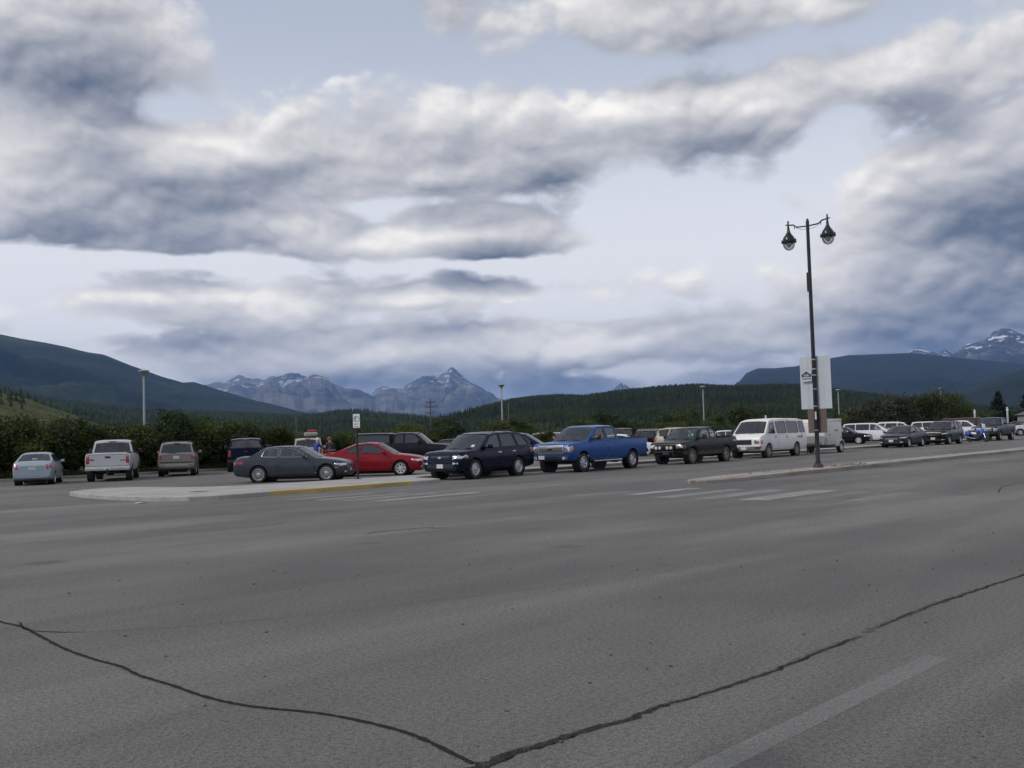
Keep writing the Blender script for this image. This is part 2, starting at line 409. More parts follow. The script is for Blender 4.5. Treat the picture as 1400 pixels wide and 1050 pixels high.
seal_pts = [(4.1, 11.6), (3.95, 10.8), (3.85, 10.11), (3.86, 9.64), (3.76, 9.01), (3.64, 8.24), (3.60, 7.65), (3.60, 7.24), (3.54, 6.85), (3.53, 6.40), (3.50, 5.93), (3.54, 5.49), (3.70, 4.99), (3.75, 4.51), (3.73, 4.18), (3.66, 3.89), (3.59, 3.62)]
def smooth_line(pl, st):
    out = []
    for i in range(len(pl) - 1):
        p = [Vector(pl[max(0, i - 1)]), Vector(pl[i]), Vector(pl[i + 1]), Vector(pl[min(len(pl) - 1, i + 2)])]
        n = max(2, int((p[2] - p[1]).length / st))
        for k in range(n):
            t = k / n; q = .5 * (2 * p[1] + (p[2] - p[0]) * t + (2 * p[0] - 5 * p[1] + 4 * p[2] - p[3]) * t * t + (3 * p[1] - p[0] - 3 * p[2] + p[3]) * t ** 3)
            out.append((q.x, q.y + .008 * noise.noise(Vector((len(out) * .5, 2, 2)))))
    return out + [tuple(pl[-1])]
on_road('crack_seal', ribbon(smooth_line(seal_pts, .035), .044, .004, 1., .012), SEAL, road, kind=None)
for i, (pl, w) in enumerate([([(3.95, 9.9), (3.82, 9.45), (3.92, 9.1), (4.05, 8.9)], .022), ([(4.05, 8.9), (4.6, 8.4), (5.6, 7.9), (6.8, 7.5), (8.2, 7.1), (9.4, 6.9)], .010), ([(12.6, 13.2), (12.4, 13.35), (12.5, 13.5), (12.25, 13.6), (11.6, 13.75), (11.2, 13.7)], .05),
                             ([(11, 22), (12.4, 21), (13.4, 19.5), (14.5, 18.6)], .035), ([(9.8, 17.5), (11, 17.0), (12, 17.2)], .03), ([(24, 7.5), (27, 8.2), (31, 8.0), (35, 8.7)], .03)]):
    on_road('crack_seal', ribbon(smooth_line(pl, .06), w, .004, 3. + i), SEAL if w > .012 else CRKD, road, kind=None)
# markings
def quad(a0, a1, b0, b1, z=.004): return ([(a0, -b0, z), (a1, -b0, z), (a1, -b1, z), (a0, -b1, z)], [(0, 1, 2, 3)])
for b0, a0, a1, w, mm in [(-15.45, 21.2, 24.2, .5, WPNT), (-14.0, 20.5, 24.0, .55, WPNM), (-12.85, 20.4, 24.0, .55, WPNM), (-11.6, 20.4, 24.1, .72, WPNT), (-10.6, 20.7, 24.0, .5, WPNF), (-9.4, 20.9, 23.9, .5, WPNF), (-16.6, 20.2, 22.6, .45, WPNF),
                          (-20.6, 17.2, 20.9, .42, WPNT), (-21.7, 16.9, 20.4, .42, WPNM), (-22.7, 16.9, 20.1, .42, WPNM), (-23.8, 16.8, 19.7, .42, WPNM), (-19.4, 17.6, 21.0, .4, WPNF), (-25.0, 16.8, 19.0, .4, WPNF)]:
    on_road('crosswalk_bar', quad(a0, a1, b0 + w / 2, b0 - w / 2), mm, road, kind=None)
on_road('lane_line', quad(1.5, 7.15, -2.60, -2.76), WPNG, road, kind=None)
on_road('lane_line', quad(10.2, 11.6, -27.94, -28.06), WPNT, road, kind=None)
on_road('lane_line', quad(4.5, 8.4, -28.9, -29.02), WPNF, road, kind=None)
for i in range(14):                                                   # stall lines of the car park
    a = 21.5 + i * 5.6
    on_road('stall_line', ([(a, 38.6, .004), (a + .1, 38.6, .004), (a + .1, 33.4, .004), (a, 33.4, .004)], [(3, 2, 1, 0)]), WPNF, lot, kind=None)

# ------------------------------------------------------------------ pavements and kerbs
pav = [(15.45, 34.6), (15.05, 33.0), (14.72, 31.0), (14.68, 29.2), (14.85, 27.6), (15.3, 26.6), (16.0, 26.2), (17.0, 26.2), (17.75, 26.3), (24.6, 26.45), (25.2, 26.7), (25.55, 27.4), (25.75, 28.5), (26.2, 29.15), (27.0, 29.35), (98, 29.35), (98, 30.75), (27.2, 30.65), (24.4, 30.75), (21.9, 30.95), (20.2, 31.3), (19.2, 31.7), (18.7, 32.6), (18.45, 34.2), (18.2, 35.4), (17.5, 36.1), (16.5, 35.8)]
pavement = on_road('pavement', slab(pav, -.05, .13, .02), CONC)
# yellow painted kerb: three lengths set 3 mm proud of the pavement edge
for a0, a1 in ((17.8, 19.75), (19.79, 22.5), (22.54, 23.65)):
    y0 = 26.30 + (a0 - 17.75) * .0219; y1 = 26.30 + (a1 - 17.75) * .0219
    v = [(a0, y0 - .012, -.01), (a1, y1 - .012, -.01), (a1, y1 + .15, -.01), (a0, y0 + .15, -.01), (a0, y0 - .012, .118), (a1, y1 - .012, .118), (a1, y1 + .15, .134), (a0, y0 + .15, .134), (a0, y0 + .012, .134), (a1, y1 + .012, .134)]
    on_road('kerb_stone', (v, [(0, 1, 5, 4), (4, 5, 9, 8), (8, 9, 6, 7), (3, 7, 6, 2), (0, 4, 8, 7, 3), (1, 2, 6, 9, 5)]), YPNT, pavement, kind=None)
KERB = concrete_mat('kerb_concrete', (.29, .275, .26), (.17, .115, .08), .85)
a = 28.0
while a < 97:                                                         # kerb lengths along the parking lane
    a1 = min(a + 3.0, 97.9); mt = YPNT if a > 93 else KERB
    on_road('kerb_stone', join(box(a + .01, a1 - .01, 29.335, 29.5, -.02, .134)), mt, pavement, kind=None); a = a1
for a in (19.3, 21.8, 24.2):                                          # joints of the slab
    on_road('slab_joint', ([(a, 26.6, .1335), (a + .025, 26.6, .1335), (a + .025, 30.9, .1335), (a, 30.9, .1335)], [(0, 1, 2, 3)]), CRKD, pavement, kind=None)
vg = [(17.0 + .3 * math.cos(t), 29.0 + .22 * math.sin(t), .1345) for t in np.linspace(0, 2 * math.pi, 16, endpoint=False)]
on_road('utility_cover', (vg, [tuple(range(16))]), CRKD, pavement, kind=None)

med = [(25.9, 16.7), (26.2, 16.35), (26.9, 16.12), (28, 16.02), (120, 16.02), (120, 17.3), (28, 17.3), (26.9, 17.2), (26.2, 17.0)]
median = on_road('median', slab(med, -.05, .12, .03), MEDC)
a = 28.2
while a < 110:
    L_ = 2.4 + .8 * random.random(); dz = random.uniform(-.008, .008)
    on_road('kerb_stone', join(box(a + .012, a + L_ - .012, 16.005 + random.uniform(-.008, .004), 16.2, -.02, .127 + dz)), MEDC, median, kind=None); a += L_
redp = plain('red_marking_paint', (.35, .07, .08), .8, var=.3, scale=20)
on_road('survey_mark', ribbon([(27.0, 16.2), (27.25, 16.35), (27.5, 16.22), (27.8, 16.4)], .05, .1225, 5.), redp, median, kind=None)
# litter of stones and crumbled concrete on the median
st_m = plain('stone', (.25, .22, .19), .9, var=.3)
V, F = [], []
for i in range(70):
    a = random.gauss(36.6, 1.0) if i < 50 else random.uniform(26.5, 60); y = random.uniform(16.3, 17.2); s = random.uniform(.012, .045)
    vv, ff = box(-1, 1, -1, 1, -1, 1); k = len(V); rz = random.random() * 3
    V += [(a + (x * math.cos(rz) - yy * math.sin(rz)) * s * random.uniform(.7, 1.2), y + (x * math.sin(rz) + yy * math.cos(rz)) * s * random.uniform(.7, 1.2), .12 + (z * .5 + .45) * s) for x, yy, z in vv]; F += [tuple(q + k for q in t) for t in ff]
tag(on_road('gravel', (V, F), st_m), 'loose stones and crumbled concrete on the median', 'gravel', kind='stuff')
V, F = [], []
for i in range(150):                                                  # grit lying on the carriageway
    a = random.uniform(3.2, 16); y = random.uniform(.5, 14); s = random.uniform(.004, .011); vv, ff = box(-1, 1, -1, 1, -1, 1); k = len(V); rz = random.random() * 3
    V += [(a + (x * math.cos(rz) - yy * math.sin(rz)) * s * random.uniform(.7, 1.3), y + (x * math.sin(rz) + yy * math.cos(rz)) * s * random.uniform(.7, 1.3), (z * .5 + .5) * s) for x, yy, z in vv]; F += [tuple(q + k for q in t) for t in ff]
tag(on_road('grit', (V, F), plain('grit_stone', (.10, .09, .08), .9, var=.5)), 'scattered grit lying on the road surface', 'gravel', kind='stuff')
# outer kerb of the car park and the grass verge behind it
lotk = [(-60, 54.3), (400, 54.3), (400, 54.6), (-60, 54.6)]
on_road('kerb', slab(lotk, -.05, .14, .02), KERB)
vm, vb, vp = new_mat('verge_grass'); o = vb.n('ShaderNodeTexCoord').outputs['Object']
vb.put(vp.inputs['Base Color'], vb.v('SCALE', vb.mix(vb.ramp(vb.noise(o, .9, 5, .6), .35, .65), (.05, .085, .022), (.095, .10, .045)), vb.ramp(vb.noise(o, 14, 4, .7), .3, .7, .6, 1.4))); vp.inputs['Roughness'].default_value = .95
on_road('verge', ([(-60, 54.6, .06), (400, 54.6, .06), (400, 75, .35), (-60, 75, .35)], [(0, 1, 2, 3)]), vm)

# ------------------------------------------------------------------ hills and mountains (built at their distance)
def ridge_at(pts, az):
    return float(np.interp(az, [p[0] for p in pts], [p[1] for p in pts]))
def hill(name, pts, D, D0, back, na, nr, rough, seed, mat, power=1.0, a0=None, a1=None, sil=0.03, freq=1.0, wander=3.0):
    az0 = pts[0][0] if a0 is None else a0; az1 = pts[-1][0] if a1 is None else a1
    V = np.zeros(((nr + 1) * (na + 1), 3)); k = 0; H = {}
    for j in range(nr + 1):
        t = j / nr
        # three quarters of the rows climb to the ridge, the rest fall behind it
        if t <= .75: q = t / .75; r_ = D0 + (D - D0) * q
        else: q = 1 - (t - .75) / .25; r_ = D + back * (1 - q)
        for i in range(na + 1):
            az = az0 + (az1 - az0) * i / na
            x, y = r_ * math.sin(R(az)), r_ * math.cos(R(az))
            wq = (1 - q) if t <= .75 else 0.
            e = ridge_at(pts, az + wander * wq * noise.fractal(Vector((x / D * 5, y / D * 5, seed + 3)), 1., 2., 4) + wander * .5 * wq * math.sin(r_ / D * 23 + seed)); top = EYE + D * math.tan(R(e))
            x, y = r_ * math.sin(R(az)), r_ * math.cos(R(az))
            nv = Vector((x / D * 9 * freq, y / D * 9 * freq, seed))
            n1 = noise.fractal(nv, 1.0, 2.1, 6); n2 = noise.ridged_multi_fractal(nv * .6, 1.0, 2.1, 5, 1.0, 2.0) - 1.0
            env = min(1, 4 * q * (1 - q)) ** (1. if q < .5 else 1.4)
            h = top * (q ** power) + top * rough * env * (n1 * .6 - n2 * .25)
            if t > .75: h = top * q ** .8 + top * rough * n1 * .3
            if t <= .75: h = min(h, (EYE + D * math.tan(R(ridge_at(pts, az)))) * (1 - .30 * (1 - q) + sil * noise.noise(nv * 3)))
            V[k] = (x, y, max(-.3, h) if q > 0 else -.6); k += 1
    idx = np.arange((nr + 1) * (na + 1)).reshape(nr + 1, na + 1)
    F = np.stack([idx[:-1, :-1], idx[:-1, 1:], idx[1:, 1:], idx[1:, :-1]], -1).reshape(-1, 4)
    m = me_np(name, V, F); m.shade_smooth()
    o = link(name, m, mat=mat); o['kind'] = 'structure'; return o, V.reshape(nr + 1, na + 1, 3)
def forest_mat(name, c0, c1, sc, rock=None, bare=None):
    m, b, p = new_mat(name); o = b.n('ShaderNodeTexCoord').outputs['Object']
    f = b.noise(o, sc, 6, .65); g = b.noise(o, sc * 14, 4, .7)
    c = b.mix(b.ramp(f, .38, .62), c0, c1); c = b.v('SCALE', c, b.ramp(g, .3, .7, .55, 1.45))
    if bare:                                                          # open slopes and scree at height
        col, z0, z1, amt = bare
        z = b.m('ADD', b.sep(o)[2], b.m('MULTIPLY', b.m('SUBTRACT', b.noise(o, sc * 2.2, 6, .7), .5), (z1 - z0) * 1.8))
        c = b.mix(b.ramp(z, z0, z1, 0., amt), c, col)
    if rock:
        col, thr = rock
        c = b.mix(b.m('MULTIPLY', b.ramp(b.noise(b.v('MULTIPLY', o, (1, 1, 2.5)), sc * 3.1, 5, .7), thr, thr + .05), .8), c, col)
    b.put(p.inputs['Base Color'], c); p.inputs['Roughness'].default_value = .95; p.inputs['Specular IOR Level'].default_value = .1
    bn = b.n('ShaderNodeBump'); bn.inputs['Strength'].default_value = .8; bn.inputs['Distance'].default_value = 12.
    b.put(bn.inputs['Height'], g); b.put(p.inputs['Normal'], bn.outputs[0]); return m
def peak_mat(name, rockc, rock2, sc, snow0, snow1, thr):
    m, b, p = new_mat(name); o = b.n('ShaderNodeTexCoord').outputs['Object']
    f = b.noise(o, sc, 6, .65); st = b.noise(b.v('MULTIPLY', o, (.5, .5, 5)), sc * 2, 5, .7)
    c = b.mix(b.ramp(b.m('ADD', b.m('MULTIPLY', f, .5), b.m('MULTIPLY', st, .5)), .40, .60), rockc, rock2)
    z = b.sep(o)[2]
    lowf = b.ramp(b.m('ADD', z, b.m('MULTIPLY', b.m('SUBTRACT', f, .5), snow0 * .5)), snow0 * .40, snow0 * .6, 1., 0.)
    c = b.mix(lowf, c, (.022, .035, .022))                             # trees on the lower flanks
    sn = b.noise(b.v('MULTIPLY', o, (1, 1, 3.0)), sc * 3.0, 7, .72)
    k = b.m('MULTIPLY', b.ramp(sn, thr, thr + .06), b.ramp(z, snow0, snow1))
    c = b.mix(k, c, (.72, .75, .80))
    b.put(p.inputs['Base Color'], c); p.inputs['Roughness'].default_value = .95; p.inputs['Specular IOR Level'].default_value = .1
    bn = b.n('ShaderNodeBump'); bn.inputs['Strength'].default_value = 1.0; bn.inputs['Distance'].default_value = 60.
    b.put(bn.inputs['Height'], b.m('ADD', f, st)); b.put(p.inputs['Normal'], bn.outputs[0]); return m

FAR = [(-19, 2.6), (-16.53, 3.2), (-15.2, 3.30), (-13.86, 3.28), (-13.2, 3.45), (-12.7, 3.66), (-12.17, 3.80), (-11.75, 3.70), (-11.31, 3.54), (-10.7, 3.4), (-10.13, 3.2), (-8.95, 2.81), (-7.95, 2.42), (-7.54, 2.78), (-7.1, 2.86), (-6.33, 2.80), (-5.6, 3.15), (-4.89, 3.42), (-4.4, 3.5), (-4.08, 3.48), (-3.6, 3.66), (-3.38, 3.74), (-3.0, 3.42), (-2.45, 3.12), (-1.64, 2.7), (-1.16, 2.25), (-.03, 1.85), (2, 1.2), (4, 1.9), (5.6, 2.2), (6.1, 2.62), (6.5, 2.3), (8, 1.6), (12, 1.0)]
hill('far_mountains', FAR, 17000, 9500, 4000, 620, 110, .55, 4.4, peak_mat('far_rock', (.075, .082, .098), (.20, .188, .178), .0011, 600, 950, .53), 1.15, sil=.01, freq=3.0, wander=1.2)
LEFTM = [(-50, 5.0), (-40, 6.6), (-33, 6.6), (-29.78, 6.34), (-26.59, 5.81), (-25.6, 5.6), (-24.59, 5.43), (-22.87, 5.07), (-21.82, 4.85), (-20.39, 4.23), (-18.58, 3.56), (-17.84, 3.32), (-17.28, 3.35), (-16.35, 3.03), (-14.45, 2.4), (-12.13, 1.75), (-10.9, 1.4), (-8, .9)]
hill('left_mountain', LEFTM, 6500, 3000, 2500, 320, 60, .26, 1.7, forest_mat('left_mountain_forest', (.007, .014, .009), (.022, .033, .015), .0022, rock=((.16, .14, .11), .68), bare=((.075, .080, .045), 480, 680, .6)), 1.0, sil=.03, freq=1.2)
RIGHT = [(10.5, .8), (12.3, 2.2), (12.5, 2.55), (12.9, 3.01), (13.54, 3.26), (14.46, 3.22), (15.61, 3.28), (17.14, 3.6), (18.26, 3.74), (20.45, 3.70), (21.28, 3.69), (22.92, 3.45), (23.95, 3.24), (26.62, 2.82), (29.79, 2.53), (36, 3.2), (46, 3.0)]
hill('right_mountain', RIGHT, 9000, 4500, 3000, 320, 50, .16, 8.2, forest_mat('right_mountain_forest', (.008, .013, .010), (.014, .020, .013), .0016, bare=((.16, .16, .16), 560, 640, .4)), .9, sil=.02, freq=1.3)
RPEAK = [(17, 3.2), (20.5, 3.3), (21.16, 3.55), (21.36, 3.84), (21.72, 3.95), (22.24, 3.71), (22.69, 3.61), (23.01, 3.76), (23.38, 3.49), (23.99, 3.98), (24.5, 4.05), (24.85, 4.13), (25.3, 4.46), (25.75, 4.64), (26.05, 4.64), (26.4, 4.42), (26.69, 4.28), (28.28, 3.7), (32, 4.6), (38, 3.6), (46, 3)]
hill('right_peaks', RPEAK, 14000, 8500, 3000, 420, 90, .5, 5.9, peak_mat('right_rock', (.04, .043, .048), (.085, .085, .088), .0013, 640, 900, .53), 1.15, sil=.01, freq=2.6, wander=1.0)
RSPUR = [(18.5, .35), (21, .9), (23.2, 1.5), (24.6, 1.95), (26.6, 2.6), (29, 3.2), (34, 4.0), (44, 3.8)]
hill('right_spur', RSPUR, 5000, 2600, 1500, 160, 40, .16, 2.9, forest_mat('right_spur_forest', (.009, .015, .009), (.016, .024, .012), .003), 1.0)
LFOR = [(-50, 4.2), (-34, 3.7), (-28.5, 3.2), (-26.6, 2.95), (-24.6, 2.5), (-22.54, 2.2), (-19.69, 1.80), (-15.99, 1.58), (-12.14, 1.32), (-10.6, 1.36), (-9.97, 1.50), (-8.97, 1.50), (-8.18, 1.30), (-7, 1.2), (-5.76, 1.0), (-3.33, .75), (0, .7), (8, .6)]
_, LF = hill('left_forest_slope', LFOR, 2900, 700, 900, 260, 60, .18, 6.1, forest_mat('left_slope_forest', (.022, .038, .018), (.045, .062, .026), .006), .9)
NEAR = [(-9, .1), (-6.5, .4), (-5.2, .62), (-4.2, .80), (-2.5, 1.15), (-1.2, 1.55), (-0.02, 1.85), (1.2, 1.98), (2.44, 2.02), (4.07, 1.90), (6.11, 2.14), (8.14, 2.30), (10.14, 2.36), (12.1, 2.18), (15.58, 2.10), (17.45, 1.80), (19.64, 1.40), (21.07, 1.1), (23.16, .75), (26.5, .35), (31, .15), (40, .1)]
_, NF = hill('near_hill', NEAR, 1900, 420, 700, 260, 60, .14, 3.3, forest_mat('near_hill_forest', (.02, .032, .016), (.036, .052, .022), .012), .95)
KN = [(-48, 3.0), (-38, 3.5), (-30, 3.35), (-27, 2.95), (-26.2, 2.82), (-25.2, 2.55), (-24.5, 2.2), (-23.3, 1.75), (-22.0, 1.2), (-20.5, .75), (-18.5, .3), (-17, .1)]
km = forest_mat('knoll_grass', (.085, .10, .038), (.13, .135, .055), .03, rock=((.27, .22, .16), .64))
_, KF = hill('grass_knoll', KN, 620, 260, 260, 140, 40, .10, 7.7, km, .9)

# conifers standing on the slopes, far too many to count
def forest(name, grid, n, hmin, hmax, seed, mat, label, thresh=-.25, tmin=.0, tmax=.9, freq=60., a_lo=0., a_hi=1., wide=1.):
    g = np.random.default_rng(seed); nr, na = grid.shape[0] - 1, grid.shape[1] - 1
    V, F = [], []; k0 = 0; S = 6; tiers = 3
    base = []
    for t in range(tiers):
        base.append((t * .27 + .06, (.30 - t * .075), t * .27 + .46 if t < tiers - 1 else 1.0))
    cnt = 0
    arrV, arrF = [], []
    while cnt < n:
        tj = math.sqrt(tmin ** 2 + (tmax ** 2 - tmin ** 2) * g.random()); ti = a_lo + (a_hi - a_lo) * g.random()
        j, i = tj * nr, ti * na; j0, i0 = min(int(j), nr - 1), min(int(i), na - 1)
        p = grid[j0, i0] * (1 - (j - j0)) * (1 - (i - i0)) + grid[j0 + 1, i0] * (j - j0) * (1 - (i - i0)) + grid[j0, i0 + 1] * (1 - (j - j0)) * (i - i0) + grid[j0 + 1, i0 + 1] * (j - j0) * (i - i0)
        if noise.noise(Vector((p[0] / freq, p[1] / freq, seed))) < thresh: cnt += .3; continue
        h = hmin + (hmax - hmin) * g.random() ** 1.4; w = wide * h * (.95 + .5 * g.random()); ph = g.random() * 6.28
        vs = np.zeros((tiers * (S + 1), 3)); q = 0
        for z0, r_, z1 in base:
            an = ph + np.arange(S) * 2 * math.pi / S; rr = r_ * w * (.65 + .7 * g.random(S)) * .5
            vs[q:q + S, 0] = np.cos(an) * rr; vs[q:q + S, 1] = np.sin(an) * rr; vs[q:q + S, 2] = (z0 - .06 * g.random(S)) * h; vs[q + S] = (0, 0, z1 * h); q += S + 1
        vs += p; vs[:, 2] -= .3
        fs = np.zeros((tiers * S, 3), int); q = 0
        for t in range(tiers):
            o_ = t * (S + 1)
            for s_ in range(S): fs[q] = (o_ + s_, o_ + (s_ + 1) % S, o_ + S); q += 1
        arrV.append(vs); arrF.append(fs + k0); k0 += len(vs); cnt += 1
    o = link(name, me_np(name, np.concatenate(arrV), np.concatenate(arrF)), mat=mat)
    return tag(o, label, 'forest', kind='stuff')
def needle_mat(name, c0, c1, sc):
    m, b, p = new_mat(name); o = b.n('ShaderNodeTexCoord').outputs['Object']
    c = b.mix(b.ramp(b.noise(o, sc, 3, .6), .35, .65), c0, c1); c = b.v('SCALE', c, b.ramp(b.noise(o, sc * 5, 2, .6), .3, .7, .7, 1.35))
    b.put(p.inputs['Base Color'], c); p.inputs['Roughness'].default_value = .9; p.inputs['Specular IOR Level'].default_value = .15; return m
forest('conifer_forest', NF, 34000, 5, 9.5, 11, needle_mat('near_needles', (.012, .020, .011), (.026, .036, .015), .02), 'dark conifer forest covering the low hill behind the car park', thresh=-.6, tmin=.22, tmax=.82, a_hi=.93)
forest('young_forest', NF, 13000, 2.2, 5.0, 21, MATS['near_needles'], 'young mixed wood on the foot of the low hill', thresh=-.7, tmin=.03, tmax=.26, a_hi=.93, wide=1.7)
forest('young_forest', LF, 9000, 3., 6.5, 22, MATS['near_needles'], 'young mixed wood on the valley floor at left', thresh=-.7, tmin=.03, tmax=.20, a_lo=.22, wide=1.7)
forest('conifer_forest', LF, 22000, 7, 13, 12, needle_mat('left_needles', (.015, .027, .013), (.036, .050, .020), .015), 'mixed conifer forest on the valley slope below the left mountain', thresh=-.28, tmin=.16, tmax=.80, freq=140., a_lo=.22)
forest('conifer_grove', KF, 260, 2.5, 5.5, 13, needle_mat('knoll_needles', (.018, .03, .014), (.034, .05, .02), .05), 'scattered dark conifers on the grassy knoll at far left', thresh=.16, tmin=.2, tmax=.80, freq=45., a_lo=.35, wide=1.7)

# ------------------------------------------------------------------ haze: one closed box of thin blue air round the whole scene
hm = bpy.data.materials.new('haze'); hm.use_nodes = True; hm.node_tree.nodes.clear(); hb = NB(hm.node_tree)
pv = hb.n('ShaderNodeVolumePrincipled'); pv.inputs['Color'].default_value = (.27, .50, 1.0, 1); pv.inputs['Density'].default_value = 4.0e-5; pv.inputs['Anisotropy'].default_value = .1
ho = hb.n('ShaderNodeOutputMaterial'); hm.node_tree.links.new(pv.outputs[0], ho.inputs['Volume'])
hz = link('haze', me('haze', *box(-46000, 46000, -46000, 46000, -2, 1330)), mat=hm)
tag(hz, 'thin blue haze in the valley air', 'haze', kind='stuff')
# ------------------------------------------------------------------ vehicle materials
DUST = (.15, .135, .115)
def paint(name, col, metal=.35, rough=.28, dirty=.25, dz=(.30, .75), dcol=DUST):
    return plain(name, col, rough, metal, var=.05, scale=2.0, coat=.08, spec=.25, dirt=(dcol, dz[0], dz[1], dirty))
BLACKP = plain('black_plastic', (.014, .014, .015), .55, var=.25)
RUBBER = plain('rubber', (.018, .018, .018), .8, var=.3, scale=9)
RUBDIRT = plain('dusty_rubber', (.075, .066, .055), .9, var=.35, scale=9)
CHROME = plain('chrome', (.50, .50, .51), .26, 1.0, var=.08)
ALLOY = plain('alloy', (.50, .50, .51), .32, .85, var=.12)
ALLOYD = plain('dirty_alloy', (.27, .245, .21), .6, .4, var=.3)
STEELW = plain('painted_wheel', (.55, .56, .57), .4, .2, var=.1)
DARKM = plain('dark_metal', (.03, .03, .032), .6, .3, var=.2)
SEATM = plain('seat_cloth', (.03, .029, .028), .9, var=.3)
SEATB = plain('seat_beige', (.20, .175, .14), .9, var=.2)
DASH = plain('dashboard', (.012, .012, .013), .8, var=.2)
PLATE = plain('plate_white', (.55, .56, .58), .5, var=.15, scale=25)
LAMPC = plain('headlamp_reflector', (.60, .61, .62), .14, .75, var=.25, scale=18, coat=1.)
LAMPR = plain('red_lens', (.34, .018, .02), .18, 0, var=.2, scale=20, coat=1.)
LAMPO = plain('amber_lens', (.62, .17, .02), .2, 0, var=.2, scale=20, coat=1.)
LAMPW = plain('clear_lens', (.68, .68, .66), .15, .2, var=.15, scale=20, coat=1.)
SEAM = plain('panel_gap', (.006, .006, .007), .9, var=.1)
def glass_mat(name, tint, fac):
    m, b, p = new_mat(name); nt = m.node_tree
    tr = b.n('ShaderNodeBsdfTransparent'); tr.inputs[0].default_value = tuple(tint) + (1,)
    gl = b.n('ShaderNodeBsdfGlossy'); gl.inputs['Roughness'].default_value = .02; gl.inputs['Color'].default_value = (.9, .93, .95, 1)
    fr = b.n('ShaderNodeFresnel'); fr.inputs['IOR'].default_value = 1.52
    mx = b.n('ShaderNodeMixShader'); b.put(mx.inputs[0], b.m('MULTIPLY_ADD', fr.outputs[0], .8, fac, clamp=True))
    nt.links.new(tr.outputs[0], mx.inputs[1]); nt.links.new(gl.outputs[0], mx.inputs[2]); nt.links.new(mx.outputs[0], nt.nodes['Material Output'].inputs['Surface']); return m
GLASS = glass_mat('window_glass', (.55, .62, .60), .065)
GLASSD = glass_mat('privacy_glass', (.07, .074, .08), .05)

# ------------------------------------------------------------------ vehicle kit: a kind is a list of parts, a vehicle is a copy of them
def mirror(vf):
    v, f = vf; return [(p[0], -p[1], p[2]) for p in v], [tuple(reversed(q)) for q in f]
def shift(vf, d): return [(p[0] + d[0], p[1] + d[1], p[2] + d[2]) for p in vf[0]], vf[1]
def rbox(x0, x1, y0, y1, z0, z1, r_):
    """box with chamfered edges"""
    bm = bmesh.new(); v, f = box(x0, x1, y0, y1, z0, z1); bv = [bm.verts.new(p) for p in v]
    for q in f: bm.faces.new([bv[i] for i in q])
    bmesh.ops.bevel(bm, geom=list(bm.edges), offset=r_, segments=2, affect='EDGES', profile=.5)
    bm.verts.index_update(); out = [tuple(p.co) for p in bm.verts], [tuple(q.index for q in fc.verts) for fc in bm.faces]; bm.free(); return out
WHEELS = {}
def wheel_meshes(r_, rim, n, style, tw=.21):
    key = (r_, rim, n, style)
    if key in WHEELS: return WHEELS[key]
    h = tw / 2
    ty = me('tyre', *lathe([(rim - .012, -h * .8), (rim + .01, -h * .95), (r_ * .93, -h), (r_ - .012, -h * .82), (r_, -h * .5), (r_, h * .5), (r_ - .012, h * .82), (r_ * .93, h), (rim + .01, h * .95), (rim - .012, h * .7)], 28, 'y', False), angle=40)
    parts = [lathe([(rim + .004, h * .80), (rim + .004, h * .92), (rim - .012, h * .95), (rim - .03, h * .8), (rim - .04, h * .45), (rim - .03, -h * .6)], 28, 'y', False),
             lathe([(.001, h * .78), (.045, h * .78), (.06, h * .70), (.062, h * .4)], 14, 'y', False)]
    for i in range(n):
        a = 2 * math.pi * i / n + .2
        if style == 'multi': ws = ((-.03, .012), (.03, .012))
        else: ws = ((0, .055 if style == 'wide' else .032),)
        for off, w in ws:
            p0, p1 = .045, rim - .02; ca, sa = math.cos(a), math.sin(a)
            V = []
            for rr, yy, k in ((p0, h * .74, .8), (p1, h * .66, 1.25 if style != 'multi' else 1.)):
                for sx in (-1, 1):
                    for dy in (0, -.035):
                        t = sx * w * k + off * (rr / rim) * 1.5; V.append((ca * rr - sa * t, yy + dy, sa * rr + ca * t))
            parts.append((V, [(0, 2, 6, 4), (1, 5, 7, 3), (0, 4, 5, 1), (2, 3, 7, 6), (4, 6, 7, 5), (0, 1, 3, 2)]))
    ri = me('rim', *join(*parts), angle=35)
    hb_ = me('wheel', *lathe([(.001, h * .15), (rim - .03, h * .15), (rim - .03, -h * .7), (.001, -h * .7)], 20, 'y', False))
    WHEELS[key] = (ty, ri, hb_); return WHEELS[key]

